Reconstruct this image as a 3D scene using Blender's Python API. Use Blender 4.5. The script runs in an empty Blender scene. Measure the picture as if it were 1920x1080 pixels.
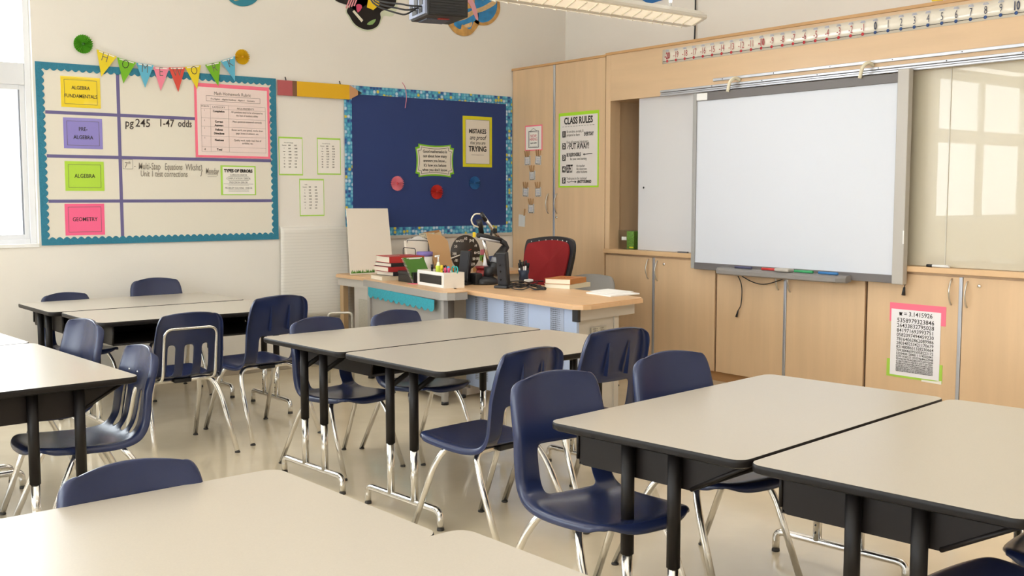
import bpy, bmesh, math, random
from mathutils import Vector, Matrix
random.seed(7)
S = bpy.context.scene
C = S.collection
PI = math.pi
# ---------------------------------------------------------------- camera
CAMH = 1.5; FPX = 1990.0; PITCH = math.radians(4.94); YAW = math.radians(37.7)
cd = bpy.data.cameras.new('camera'); cam = bpy.data.objects.new('camera', cd); C.objects.link(cam)
cd.sensor_width = 36.0; cd.lens = FPX * 36.0 / 1920.0; cd.clip_start = 0.02; cd.clip_end = 200
cam.location = (0, 0, CAMH); cam.rotation_euler = (PI/2 - PITCH, 0, -YAW)
cd.dof.use_dof = False
S.camera = cam
# ---------------------------------------------------------------- world, exposure
S.view_settings.view_transform = 'Standard'; S.view_settings.look = 'None'
S.view_settings.gamma = 1.0; S.view_settings.use_curve_mapping = False
S.view_settings.exposure = -0.78
w = bpy.data.worlds.new('world'); S.world = w; w.use_nodes = True
bg = w.node_tree.nodes['Background']; bg.inputs[0].default_value = (0.90, 0.95, 1.0, 1); bg.inputs[1].default_value = 14.0
def area_light(name, loc, size, size_y, power, color, rot=(0, 0, 0)):
    l = bpy.data.lights.new(name, 'AREA'); l.shape = 'RECTANGLE'; l.size = size; l.size_y = size_y
    l.energy = power; l.color = color
    o = bpy.data.objects.new(name, l); C.objects.link(o); o.location = loc; o.rotation_euler = rot
    return o
WARM = (1.0, 0.975, 0.94)
PENDANT_UP = 36.0; PENDANT_DOWN = 24.0
# ---------------------------------------------------------------- survey helpers (pixel of the photograph -> point on a real plane)
FW = Vector((math.sin(YAW)*math.cos(PITCH), math.cos(YAW)*math.cos(PITCH), -math.sin(PITCH)))
RT = Vector((math.cos(YAW), -math.sin(YAW), 0)); UP = RT.cross(FW)
EYE = Vector((0, 0, CAMH))
def ray(u, v): return FW + RT*((u-960)/FPX) - UP*((v-540)/FPX)
def atz(u, v, z): d = ray(u, v); return EYE + d*((z-CAMH)/d.z)
def aty(u, v, y): d = ray(u, v); return EYE + d*(y/d.y)
def atx(u, v, x): d = ray(u, v); return EYE + d*(x/d.x)
XW = 6.525      # face of the built-in cabinets
XB = 7.22       # right wall behind them
YW = 8.442      # back wall
ZC = 4.4
# ---------------------------------------------------------------- colour and materials
def lin(c):
    if isinstance(c, str):
        c = [int(c[i:i+2], 16)/255 for i in (0, 2, 4)]
    return tuple(((x/12.92) if x <= .04045 else ((x+.055)/1.055)**2.4) for x in c)
MATS = {}
def mat(name, col, rough=.5, metal=0.0, spec=.5, var=0.0, vscale=8.0, bump=0.0, bscale=60.0, stretch=(1,1,1), coat=0.0, emit=0.0):
    if name in MATS: return MATS[name]
    m = bpy.data.materials.new(name); m.use_nodes = True; nt = m.node_tree; b = nt.nodes['Principled BSDF']
    c = lin(col); b.inputs['Base Color'].default_value = (*c, 1)
    b.inputs['Roughness'].default_value = rough; b.inputs['Metallic'].default_value = metal
    b.inputs['Specular IOR Level'].default_value = spec
    b.inputs['Coat Weight'].default_value = coat; b.inputs['Coat Roughness'].default_value = .015
    if emit: b.inputs['Emission Color'].default_value = (*c, 1); b.inputs['Emission Strength'].default_value = emit
    if var or bump:
        tc = nt.nodes.new('ShaderNodeTexCoord'); mp = nt.nodes.new('ShaderNodeMapping'); mp.inputs['Scale'].default_value = stretch
        nt.links.new(tc.outputs['Object'], mp.inputs[0])
    if var:
        n = nt.nodes.new('ShaderNodeTexNoise'); n.inputs['Scale'].default_value = vscale; n.inputs['Detail'].default_value = 5
        r = nt.nodes.new('ShaderNodeValToRGB')
        r.color_ramp.elements[0].position = .3; r.color_ramp.elements[1].position = .7
        r.color_ramp.elements[0].color = (*[x*(1-var) for x in c], 1); r.color_ramp.elements[1].color = (*[min(1, x*(1+var*.6)) for x in c], 1)
        nt.links.new(mp.outputs[0], n.inputs['Vector']); nt.links.new(n.outputs['Fac'], r.inputs[0]); nt.links.new(r.outputs[0], b.inputs['Base Color'])
    if bump:
        n2 = nt.nodes.new('ShaderNodeTexNoise'); n2.inputs['Scale'].default_value = bscale; n2.inputs['Detail'].default_value = 3
        bp = nt.nodes.new('ShaderNodeBump'); bp.inputs['Strength'].default_value = bump; bp.inputs['Distance'].default_value = .01
        nt.links.new(mp.outputs[0], n2.inputs['Vector']); nt.links.new(n2.outputs['Fac'], bp.inputs['Height']); nt.links.new(bp.outputs[0], b.inputs['Normal'])
    MATS[name] = m
    return m
def glass_mat():
    m = bpy.data.materials.new('window_glass'); m.use_nodes = True; nt = m.node_tree; nt.nodes.clear()
    o = nt.nodes.new('ShaderNodeOutputMaterial'); mx = nt.nodes.new('ShaderNodeMixShader'); lw = nt.nodes.new('ShaderNodeLayerWeight'); lw.inputs[0].default_value = .5
    pw = nt.nodes.new('ShaderNodeMath'); pw.operation = 'POWER'; pw.inputs[1].default_value = 4; ma = nt.nodes.new('ShaderNodeMath'); ma.operation = 'MULTIPLY_ADD'; ma.inputs[1].default_value = .5; ma.inputs[2].default_value = .02
    t = nt.nodes.new('ShaderNodeBsdfTransparent'); t.inputs[0].default_value = (.97, .98, .98, 1); g = nt.nodes.new('ShaderNodeBsdfGlossy'); g.inputs['Roughness'].default_value = .02
    L = nt.links.new; L(lw.outputs['Facing'], pw.inputs[0]); L(pw.outputs[0], ma.inputs[0]); L(ma.outputs[0], mx.inputs[0]); L(t.outputs[0], mx.inputs[1]); L(g.outputs[0], mx.inputs[2]); L(mx.outputs[0], o.inputs[0])
    return m
M_WALL = mat('wall_paint', 'EBE5DB', .75, var=.02, vscale=1.5, bump=.06, bscale=180)
M_CEIL = mat('ceiling_paint', 'F6F4F0', .9)
M_FLOOR = mat('floor_vinyl', 'DFD0B4', .17, spec=.6, coat=.25, var=.07, vscale=3.0, bump=.03, bscale=12)
M_WOOD = mat('maple_laminate', 'DAB992', .42, spec=.45, var=.07, vscale=9, stretch=(1.2, 1.2, .12), bump=.02, bscale=150)
M_WOODH = mat('maple_laminate_dark', 'C99C68', .45, var=.07, vscale=9, stretch=(1.2, .15, 1.2))
M_WOODTOP = mat('desk_wood', 'DDB58A', .35, var=.08, vscale=10, stretch=(1.5, .2, 1))
M_ALU = mat('aluminium', 'C4C6CC', .35, .75)
M_CHROME = mat('chrome', 'E4E2DE', .2, 1.0)
M_NICKEL = mat('brushed_nickel', 'C8C4BC', .3, .9)
M_NAVY = mat('navy_plastic', '222C4E', .25, spec=.5, bump=.05, bscale=500)
M_NAVYD = mat('navy_plastic_rib', '1D2846', .4)
M_TOP = mat('beige_laminate', 'B9B0A1', .28, spec=.5, var=.035, vscale=260, bump=.01, bscale=400)
M_EDGE = mat('dark_edge', '14100F', .45, spec=.3)
M_DARK = mat('dark_brown_metal', '1B1513', .5, spec=.3)
M_BLACK = mat('black_plastic', '1D1D20', .4)
M_RUB = mat('rubber', '3A3734', .7)
M_WHITE = mat('white_paint', 'F2F1EE', .4)
M_PAPER = mat('paper', 'F1ECE2', .8)
M_INK = mat('ink', '2A2622', .7)
M_INKG = mat('ink_grey', '6E675E', .7)
M_PINK = mat('pink_paper', 'F9768F', .7)
M_LIME = mat('lime_paper', 'AEDB5A', .7)
M_GREY = mat('grey_metal', 'A8A39C', .45, .2)
M_GREYL = mat('grey_metal_light', 'C6BFB4', .45, .1)
# ---------------------------------------------------------------- mesh helpers
ORG = {}
def tag(o, label=None, cat=None, group=None, kind=None):
    if label: o['label'] = label
    if cat: o['category'] = cat
    if group: o['group'] = group
    if kind: o['kind'] = kind
    return o
def thing(name, label, cat, loc=(0, 0, 0), group=None):
    o = bpy.data.objects.new(name, None); C.objects.link(o); o.location = loc; o.empty_display_size = .1
    ORG[o.name] = Vector(loc); tag(o, label, cat, group); return o
def obj(name, bm, m, parent=None, smooth=False, loc=None, label=None, auto=None):
    """link ONE mesh object; vertices are given in world space (or in the thing's own space when it stands at 0,0,0)"""
    me = bpy.data.meshes.new(name)
    bmesh.ops.recalc_face_normals(bm, faces=bm.faces[:])
    bm.to_mesh(me); bm.free()
    ms = m if isinstance(m, (list, tuple)) else [m]
    for x in ms: me.materials.append(x)
    if smooth or auto:
        me.polygons.foreach_set('use_smooth', [True]*len(me.polygons))
        if auto: me.set_sharp_from_angle(angle=math.radians(auto))
    o = bpy.data.objects.new(name, me); C.objects.link(o)
    if parent is not None:
        L = ORG[parent.name]; o.parent = parent
    else:
        L = Vector(loc) if loc is not None else Vector((0, 0, 0)); o.location = L
    if L.length: me.transform(Matrix.Translation(-L))
    ORG[o.name] = L
    if label: o['label'] = label
    return o
def single(name, bm, m, label, cat, group=None, loc=None, **k):
    """a thing that is one mesh"""
    if loc is None:
        vs = [v.co for v in bm.verts]; loc = (sum(v.x for v in vs)/len(vs), sum(v.y for v in vs)/len(vs), min(v.z for v in vs))
    o = obj(name, bm, m, None, loc=loc, **k); return tag(o, label, cat, group)
def struct(name, bm, m, parent=None, **k):
    o = obj(name, bm, m, parent, **k)
    if parent is None: o['kind'] = 'structure'
    return o
def box(bm, x0, x1, y0, y1, z0, z1, bev=0.0, mi=0, M=None, seg=2):
    t = bmesh.new()
    vs = [t.verts.new((x, y, z)) for x in (x0, x1) for y in (y0, y1) for z in (z0, z1)]
    for f in ((0,1,3,2),(4,6,7,5),(0,4,5,1),(2,3,7,6),(0,2,6,4),(1,5,7,3)): t.faces.new([vs[i] for i in f])
    if bev: bmesh.ops.bevel(t, geom=t.edges[:], offset=bev, segments=seg, affect='EDGES', profile=.5)
    merge(bm, t, M, mi); return bm
def merge(bm, t, M=None, mi=0):
    if M is not None: bmesh.ops.transform(t, matrix=M, verts=t.verts[:])
    mp = {}
    for v in t.verts: mp[v] = bm.verts.new(v.co)
    for f in t.faces:
        try: g = bm.faces.new([mp[v] for v in f.verts]); g.material_index = mi; g.smooth = f.smooth
        except ValueError: pass
    t.free()
def BX(*a, **k): return box(bmesh.new(), *a, **k)
def catmull(pts, n=6):
    P = [Vector(p) for p in pts]; P = [P[0]*2-P[1]] + P + [P[-1]*2-P[-2]]; out = []
    for i in range(1, len(P)-2):
        a, b, c, d = P[i-1:i+3]
        for k in range(n):
            t = k/n; out.append(.5*((2*b)+(c-a)*t+(2*a-5*b+4*c-d)*t*t+(3*b-a-3*c+d)*t**3))
    out.append(P[-2]); return out
def rounded(pts, r, n=5):
    """polyline with filleted corners"""
    P = [Vector(p) for p in pts]; out = [P[0]]
    for i in range(1, len(P)-1):
        a, b, c = P[i-1], P[i], P[i+1]; u = (a-b); v = (c-b); rr = min(r, u.length*.49, v.length*.49)
        p0 = b+u.normalized()*rr; p1 = b+v.normalized()*rr
        for k in range(n+1):
            t = k/n; out.append(p0*(1-t)**2+b*2*t*(1-t)+p1*t*t)
    out.append(P[-1]); return out
def tube(bm, pts, r, seg=10, mi=0, closed=False, flat=1.0, taper=None):
    P = [Vector(p) for p in pts]; n = len(P); rings = []
    T0 = (P[1]-P[0]).normalized(); ref = Vector((0, 0, 1)) if abs(T0.z) < .9 else Vector((1, 0, 0)); N = T0.cross(ref).normalized()
    for i in range(n):
        if closed: T = (P[(i+1) % n]-P[i-1]).normalized()
        else: T = (P[min(i+1, n-1)]-P[max(i-1, 0)]).normalized()
        N = (N-T*N.dot(T)).normalized(); B = T.cross(N); rr = r if taper is None else r*(taper[0]+(taper[1]-taper[0])*i/(n-1))
        rings.append([bm.verts.new(P[i]+N*(rr*math.cos(2*PI*k/seg))+B*(rr*flat*math.sin(2*PI*k/seg))) for k in range(seg)])
    m = n if closed else n-1
    for i in range(m):
        a, b = rings[i], rings[(i+1) % n]
        for k in range(seg):
            f = bm.faces.new((a[k], a[(k+1) % seg], b[(k+1) % seg], b[k])); f.material_index = mi; f.smooth = True
    if not closed:
        for rg, s in ((rings[0], 1), (rings[-1], -1)):
            f = bm.faces.new(rg[::s]); f.material_index = mi
    return bm
def TB(*a, **k): return tube(bmesh.new(), *a, **k)
def lathe(bm, prof, seg=20, M=None, mi=0):
    t = bmesh.new(); rings = []
    for r, z in prof: rings.append([t.verts.new((max(r, 1e-5)*math.cos(2*PI*k/seg), max(r, 1e-5)*math.sin(2*PI*k/seg), z)) for k in range(seg)])
    for i in range(len(rings)-1):
        for k in range(seg):
            f = t.faces.new((rings[i][k], rings[i][(k+1) % seg], rings[i+1][(k+1) % seg], rings[i+1][k])); f.smooth = True
    t.faces.new(rings[0][::-1]); t.faces.new(rings[-1])
    merge(bm, t, M, mi); return bm
def LT(*a, **k): return lathe(bmesh.new(), *a, **k)
def prism(bm, poly, z0, z1, M=None, mi=0, bev=0.0):
    """poly of (x,y) extruded z0..z1"""
    t = bmesh.new(); a = [t.verts.new((x, y, z0)) for x, y in poly]; b = [t.verts.new((x, y, z1)) for x, y in poly]; n = len(poly)
    t.faces.new(a[::-1]); ft = t.faces.new(b)
    for i in range(n): t.faces.new((a[i], a[(i+1) % n], b[(i+1) % n], b[i]))
    if bev: bmesh.ops.bevel(t, geom=list(ft.edges), offset=bev, segments=2, affect='EDGES')
    merge(bm, t, M, mi); return bm
def PR(*a, **k): return prism(bmesh.new(), *a, **k)
def rrect(x0, x1, y0, y1, r, n=5):
    out = []
    for cx, cy, a0 in ((x1-r, y0+r, -PI/2), (x1-r, y1-r, 0), (x0+r, y1-r, PI/2), (x0+r, y0+r, PI)):
        for k in range(n+1): a = a0+PI/2*k/n; out.append((cx+r*math.cos(a), cy+r*math.sin(a)))
    return out
# flat work on a wall: local (a = to the reader's right, b = up, d = out of the wall)
F_BACK = Matrix(((1, 0, 0, 0), (0, 0, -1, YW), (0, 1, 0, 0), (0, 0, 0, 1)))        # a->+x, b->+z, d->-y
F_CAB = Matrix(((0, 0, -1, XW), (-1, 0, 0, 0), (0, 1, 0, 0), (0, 0, 0, 1)))        # a->-y, b->+z, d->-x
def TM(*p): return Matrix.Translation(p)
def RM(a, ax): return Matrix.Rotation(math.radians(a), 4, ax)
def sheet(bm, a0, a1, b0, b1, d0, d1, F=F_BACK, mi=0):
    return box(bm, a0, a1, b0, b1, d0, d1, M=F, mi=mi)
def quad(bm, P, d0, d1, F=F_BACK, mi=0):
    return prism(bm, P, d0, d1, M=F, mi=mi)
def text_bm(bm, s, a, b, size, F=F_BACK, d=.004, xs=1.0, bold=0.0, al='CENTER', rot=0.0, shear=0.0, mi=0):
    c = bpy.data.curves.new('t', 'FONT'); c.body = s; c.size = size; c.align_x = al; c.align_y = 'CENTER'; c.offset = bold; c.shear = shear
    c.resolution_u = 2; c.extrude = 0.0004
    o = bpy.data.objects.new('t', c); C.objects.link(o)
    dg = bpy.context.evaluated_depsgraph_get(); me = bpy.data.meshes.new_from_object(o.evaluated_get(dg))
    t = bmesh.new(); t.from_mesh(me)
    bpy.data.objects.remove(o); bpy.data.curves.remove(c); bpy.data.meshes.remove(me)
    merge(bm, t, F @ TM(a, b, d) @ Matrix.Rotation(rot, 4, 'Z') @ Matrix.Diagonal((xs, 1, 1, 1)), mi)
    return bm
def lines(entries, F=F_BACK, d=.004):
    bm = bmesh.new()
    for e in entries:
        s, a, b, size = e[:4]; k = e[4] if len(e) > 4 else {}
        text_bm(bm, s, a, b, size, F, d, **k)
    return bm
def rules(bm, segs, wd, F=F_BACK, d=.004):
    for (a0, b0, a1, b1) in segs:
        v = Vector((a1-a0, b1-b0)); n = Vector((-v.y, v.x)).normalized()*wd/2
        quad(bm, [(a0+n.x, b0+n.y), (a0-n.x, b0-n.y), (a1-n.x, b1-n.y), (a1+n.x, b1+n.y)][::-1], d-.0003, d+.0003, F)
    return bm
def frame_rules(bm, a0, a1, b0, b1, wd, F=F_BACK, d=.004):
    return rules(bm, [(a0, b0, a1, b0), (a1, b0, a1, b1), (a1, b1, a0, b1), (a0, b1, a0, b0)], wd, F, d)
def copy_tree(o, parent=None):
    c = o.copy(); C.objects.link(c)
    if parent is not None: c.parent = parent
    for ch in o.children: copy_tree(ch, c)
    return c
def place(proto, first, x, y, z=0, rz=0, label=None, group=None):
    o = proto if first else copy_tree(proto)
    o.location = (x, y, z); o.rotation_euler = (0, 0, rz)
    if label: o['label'] = label
    if group: o['group'] = group
    return o
# ================================================================ SETTING
struct('floor', BX(-4.2, XB+.2, -3.2, YW+.2, -.1, 0), M_FLOOR)
struct('ceiling', BX(-4.2, XB+.2, -3.2, YW+.2, ZC, ZC+.1), M_CEIL)
bm = BX(-4.3, -4.1, -3.2, YW+.2, 0, 1.0); box(bm, -4.3, -4.1, -3.2, YW+.2, 3.2, ZC)
for a_, b_ in ((-3.2, -2.4), (.6, 1.0), (4.0, 4.4), (7.4, YW+.2)): box(bm, -4.3, -4.1, a_, b_, 1.0, 3.2)  # wall gaps left open for the added fill-light windows
struct('wall_left', bm, M_WALL)
struct('wall_front', BX(-4.2, XB+.2, -3.3, -3.1, 0, ZC), M_WALL)
struct('wall_right', BX(XB, XB+.15, -3.2, YW+.2, 0, ZC), M_WALL)
WX0, WX1, WZ0, WZ1 = -3.75, 2.055, 1.135, 4.15
bm = BX(WX1, XB, YW, YW+.16, 0, ZC); box(bm, -4.2, WX0, YW, YW+.16, 0, ZC); box(bm, WX0, WX1, YW, YW+.16, 0, WZ0); box(bm, WX0, WX1, YW, YW+.16, WZ1, ZC)
box(bm, -1.15, .15, YW, YW+.16, WZ0, WZ1); box(bm, WX0, -1.15, YW, YW+.16, 3.26, WZ1)
struct('wall_back', bm, M_WALL)
struct('trim_1', BX(WX0, WX1, YW-.012, YW+.10, WZ0-.015, WZ0+.012, bev=.003), M_WHITE)
struct('baseboard_back', BX(-4.1, XB, YW-.012, YW, 0, .1, bev=.003), mat('baseboard_vinyl', 'A89B88', .6))
GL = glass_mat()
SP = [(-3.75, -2.45), (-2.45, -1.15), (.15, 2.055)]; nW = len(SP)
M_FRAME = mat('window_frame_white', 'E2E3E6', .4); M_SEAL = mat('window_seal', '8E929C', .5)
for i in range(nW):
    a, b = SP[i]; y0, y1 = YW+.05, YW+.12; t = .045
    root = bpy.data.objects.new('window_%d' % (i+1), None); C.objects.link(root); root.location = (a, YW+.08, WZ0); root['kind'] = 'structure'; ORG[root.name] = Vector(root.location)
    bm = bmesh.new()
    zt = 2.34
    for x0, x1 in ((a, a+t), (b-t, b)): box(bm, x0, x1, y0, y1, WZ0, WZ1, bev=.004)
    for z0, z1 in ((WZ0, WZ0+t), (WZ1-t, WZ1), (zt-.02, zt+.14), (3.2, 3.26)): box(bm, a+t+.001, b-t-.001, y0+.001, y1-.001, z0, z1, bev=.004)
    obj('window_frame', bm, M_FRAME, root)
    bm = bmesh.new()
    for x0, x1 in ((a+t, a+t+.035), (b-t-.035, b-t)): box(bm, x0, x1, y0+.015, y1-.01, WZ0+t, zt-.02, bev=.003)
    for z0, z1 in ((WZ0+t, WZ0+t+.035), (zt-.055, zt-.02)): box(bm, a+t+.036, b-t-.036, y0+.016, y1-.011, z0, z1)
    obj('sash', bm, M_FRAME, root)
    bm = BX(a+t+.035, a+t+.047, y0+.02, y1-.02, WZ0+t+.03, zt-.05); box(bm, b-t-.047, b-t-.035, y0+.02, y1-.02, WZ0+t+.03, zt-.05)
    obj('seal', bm, M_SEAL, root)
    obj('pane', BX(a+t, b-t, YW+.083, YW+.087, WZ0+t, zt), GL, root)
    obj('pane', BX(a+t, b-t, YW+.083, YW+.087, zt+.12, 3.2 if b < 0 else WZ1-t), GL, root)
for i, (a_, b_) in enumerate(((-2.4, .6), (1.0, 4.0), (4.4, 7.4))):  # unseen left-wall windows, added to bring in more fill light
    root = bpy.data.objects.new('window_%d' % (nW+1+i), None); C.objects.link(root); root.location = (-4.2, a_, 1.0); root['kind'] = 'structure'; ORG[root.name] = Vector(root.location)
    bm = bmesh.new()
    for y0_, y1_ in ((a_, a_+.05), ((a_+b_)/2-.03, (a_+b_)/2+.03), (b_-.05, b_)): box(bm, -4.24, -4.17, y0_, y1_, 1.0, 3.2)
    for z0_, z1_ in ((1.0, 1.05), (3.15, 3.2), (2.2, 2.26)): box(bm, -4.24, -4.17, a_, b_, z0_, z1_)
    obj('window_frame', bm, M_FRAME, root); obj('pane', BX(-4.208, -4.204, a_, b_, 1.0, 3.2), GL, root)
# pale tree beyond the window
M_LEAF = mat('leaf', 'C2C8BE', .7, var=.25, vscale=2); M_BARK = mat('bark', '6F675C', .9)
tr = thing('tree', 'pale leafy tree seen through the window at the left edge', 'tree', (2.6, 13.5, -.5))
bmf = bmesh.new(); rr = random.Random(3)
for k in range(5200):
    u = rr.random()**.4; th = rr.uniform(0, 2*PI); ph = math.acos(rr.uniform(-1, 1)); 
    c = Vector((2.0+1.9*u*math.sin(ph)*math.cos(th), 13.5+1.3*u*math.sin(ph)*math.sin(th), .75+1.5*u*math.cos(ph)))
    M = TM(*c) @ RM(rr.uniform(0, 360), 'Z') @ RM(rr.uniform(0, 360), 'X'); s = rr.uniform(.03, .07)
    vs = [bmf.verts.new(M @ Vector(p)) for p in ((-s, 0, 0), (0, -s*.5, 0), (s, 0, 0), (0, s*.5, 0))]; bmf.faces.new(vs)
obj('foliage', bmf, M_LEAF, tr); bm = TB([(2.0, 13.5, -.5), (2.02, 13.5, .6), (2.1, 13.5, 1.9)], .07, 8, taper=(1, .4))
for k in range(7):
    a = k*.9; tube(bm, [(2.02, 13.5, .3+.15*k), (2.02+.5*math.cos(a), 13.5+.4*math.sin(a), .8+.18*k)], .025, 6)
obj('trunk', bm, M_BARK, tr)
struct('outdoor_ground', BX(-12, 14, YW+.2, 30, -.7, -.5), mat('outside_ground', 'B8B4A6', .9))  # ground surface outside, beyond the back wall windows
# ================================================================ PENDANT LIGHTS
M_LAMPB = mat('pendant_body', 'E6E1D6', .4); M_LOUV = mat('pendant_louver', 'E9E2D2', .45); M_TUBE = mat('fluorescent_diffuser', 'FFF1D8', .5, emit=.7)
def pendant(x1, y, L=3.66, label='', vis=True):
    z = 2.735; x0 = x1-L
    t = thing('pendant_light', label, 'pendant light', ((x0+x1)/2, y, z), 'long white fluorescent pendants')
    # shallow channel with slanting louvred sides
    prof = [(-.03, 0), (-.16, .045), (-.17, .06), (-.10, .10), (.10, .10), (.17, .06), (.16, .045), (.03, 0)]
    bm = bmesh.new(); n = len(prof)
    def ring(x, s=1.0): return [bm.verts.new((x, y+p*s, z+.05+(q-.05)*s)) for p, q in prof]
    R = [ring(x0, .75), ring(x0+.05), ring(x1-.05), ring(x1, .75)]
    for a, b in zip(R, R[1:]):
        for k in range(n): bm.faces.new((a[k], a[(k+1) % n], b[(k+1) % n], b[k]))
    bm.faces.new(R[0][::-1]); bm.faces.new(R[-1])
    obj('housing', bm, M_LAMPB, t)
    for s in (-1, 1):
        bm = bmesh.new(); bs = bmesh.new()
        secs = [(x0+.08, x0+L/2-.05), (x0+L/2+.05, x1-.08)]
        ang = math.atan2(.045, .13)
        for a, b in secs:
            m = TM(0, y+s*.095, z+.0225) @ Matrix.Rotation(-s*-ang, 4, 'X')
            box(bm, a, b, -.05, .05, -.006, -.003, M=m)
            nn = 17
            for k in range(nn+1):
                xx = a+(b-a)*k/nn; box(bs, xx-.0045, xx+.0045, -.052, .052, -.012, -.004, M=m)
        obj('diffuser', bm, M_TUBE, t); obj('louver', bs, M_LOUV, t)
    for xx in (x0+.25, x1-.25):
        obj('suspension_cord', TB([(xx, y, z+.1), (xx, y, ZC)], .011, 8), M_WHITE, t)
    area_light('pendant_lamp_up', ((x0+x1)/2, y, z+.15), L-.2, .2, PENDANT_UP, WARM, (PI, 0, 0))
    area_light('pendant_lamp_down', ((x0+x1)/2, y, z-.02), L-.2, .2, PENDANT_DOWN, WARM, (0, 0, 0))
    return t
pendant(5.9, 5.45, label='long white louvred pendant light with its end above the interactive board')
for x1 in (5.9, 1.4):
    for y in (2.3, -.8):
        pendant(x1, y, label='long white louvred pendant light hanging nearer than the frame shows')
pendant(1.4, 5.45, label='long white louvred pendant light hanging nearer than the frame shows')
# ================================================================ PROJECTOR
pz = 2.45
pn = atz(800, 27, pz); pl = atz(740, 38, pz); pr = atz(878, 33, pz)
dx = (pr-pn); W = dx.length; ax = math.atan2(dx.y, dx.x); D = (pl-pn).length
pj = thing('projector', 'black ceiling projector with open grey connector panel hanging on a pole', 'projector', (pn.x, pn.y, pz))
Mp = TM(pn.x, pn.y, pz) @ Matrix.Rotation(ax, 4, 'Z')
bm = BX(.006, W, 0, D, 0, .15, bev=.006, M=Mp); obj('case', bm, mat('projector_black', '120F0E', .4), pj)
bm = BX(-.006, .012, .01, D-.01, .008, .14, M=Mp); obj('connector_panel', bm, mat('projector_grey', '8C93A8', .4, .3), pj)
bm = bmesh.new(); 
for (b0, b1, c0, c1) in ((.05, .10, .02, .05), (.12, .2, .02, .045), (.04, .09, .06, .09), (.12, .17, .06, .1), (.2, .24, .05, .08)): box(bm, -.009, 0, b0, min(b1, D-.03), c0, c1, M=Mp)
obj('socket', bm, M_BLACK, pj)
bm = bmesh.new()
for k in range(9): box(bm, .02, W-.02, -.004, .002, .012+k*.014, .018+k*.014, M=Mp)
obj('vent_grille', bm, M_BLACK, pj)
bm = BX(.10, .16, .08, .12, -.004, .001, M=Mp); obj('warning_label', bm, mat('label_red', 'A02A22', .5), pj)
bm = BX(.04, W-.06, D-.16, D-.03, -.006, .001, M=Mp); obj('mount_plate', bm, mat('steel_blue_grey', '5A5F6B', .4, .5), pj)
cx, cy = (pn.x+pr.x)/2, pn.y+D/2
obj('mounting_pole', TB([(cx, cy, pz+.14), (cx, cy, ZC)], .025, 12), M_BLACK, pj)
bm = bmesh.new()
for k, (u0, v0) in enumerate(((735, 12), (700, 4), (712, 22))):
    p = atz(u0, v0, 2.72)
    tube(bm, catmull([Mp @ Vector((-.005, .06+.05*k, .05)), Mp @ Vector((-.09, .1+.03*k, .06-.02*k)), (pl.x-.12, pl.y+.02*k, pz+.12), (cx, cy+.02*k, pz+.35), (cx+.02, cy+.03, ZC)], 8), .005, 6)
obj('cable', bm, M_BLACK, pj)
# ================================================================ BUILT-IN CABINETS
ZT = 2.745
def handle(y, z, parent, h=.085, x=XW):
    return obj('handle', TB(catmull([(x, y, z-h), (x-.018, y, z-h*.75), (x-.034, y, z), (x-.018, y, z+h*.75), (x, y, z+h)], 6), .0055, 8), M_NICKEL, parent)
def lock(y, z, parent):
    return obj('lock', LT([(.0, 0), (.012, 0), (.013, .004), (.010, .009), (0, .009)], 14, M=TM(XW-.001, y, z) @ RM(-90, 'Y')), M_CHROME, parent)
M_GAP = mat('cabinet_gap', '5C4028', .8); M_KICK = mat('toe_kick', 'B98C5C', .6)
tc = thing('tall_cabinet', 'tall maple cupboard with class rules poster in the corner of the room', 'cabinet', (XW+.34, 7.76, 0))
obj('body', BX(XW+.02, XB-.005, 7.075, YW-.005, .08, ZT), M_WOOD, tc)
obj('plinth', BX(XW+.05, XB-.005, 7.075, YW-.005, 0, .08), M_KICK, tc)
yA, yB = 7.79, 7.775
d = obj('door', BX(XW, XW+.02, 7.802, YW-.012, .085, ZT-.01, bev=.002), M_WOOD, tc); handle(7.872, 1.43, d, .095)
d = obj('door', BX(XW, XW+.02, 7.080, 7.772, .085, ZT-.01, bev=.002), M_WOOD, tc); handle(7.745, 1.43, d, .095); lock(7.742, 1.30, d)
obj('edge_strip', BX(XW-.006, XW+.02, 7.774, 7.800, .085, ZT-.01, bev=.003), M_ALU, tc)
obj('top_edge', BX(XW-.01, XB-.005, 7.068, YW-.005, ZT-.01, ZT+.012, bev=.002), M_WOODH, tc)
# niche, stile and header over the boards
hd = thing('board_surround', 'maple surround with header and open niche around the whiteboards', 'panelling', (XW+.3, 4.0, 1.0))
YE = -1.0
obj('stile', BX(XW-.004, XW+.12, 7.008, 7.068, 1.03, ZT, bev=.002), M_WOOD, hd)
obj('side_panel', BX(XW+.12, XB-.005, 7.03, 7.068, 1.03, ZT), M_WOOD, hd)
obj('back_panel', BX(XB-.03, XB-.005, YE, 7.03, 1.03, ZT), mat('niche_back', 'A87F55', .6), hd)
obj('header', BX(XW-.002, XW+.03, YE, 7.008, 2.342, ZT), mat('maple_laminate_h', 'DAB992', .36, spec=.5, var=.06, vscale=9, stretch=(1.2, .12, 1.2)), hd)
obj('soffit', BX(XW+.03, XB-.03, YE, 7.03, 2.342, 2.36), M_WOOD, hd)
obj('top_edge', BX(XW-.014, XB-.005, YE, 7.067, ZT, ZT+.022, bev=.002), M_WOODH, hd)
obj('ledge', BX(XW-.03, XB-.03, YE, 7.068, .992, 1.03, bev=.004), mat('ledge_maple', 'DDB78A', .4, var=.05, vscale=9, stretch=(1.2, .12, 1.2)), hd)
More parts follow.
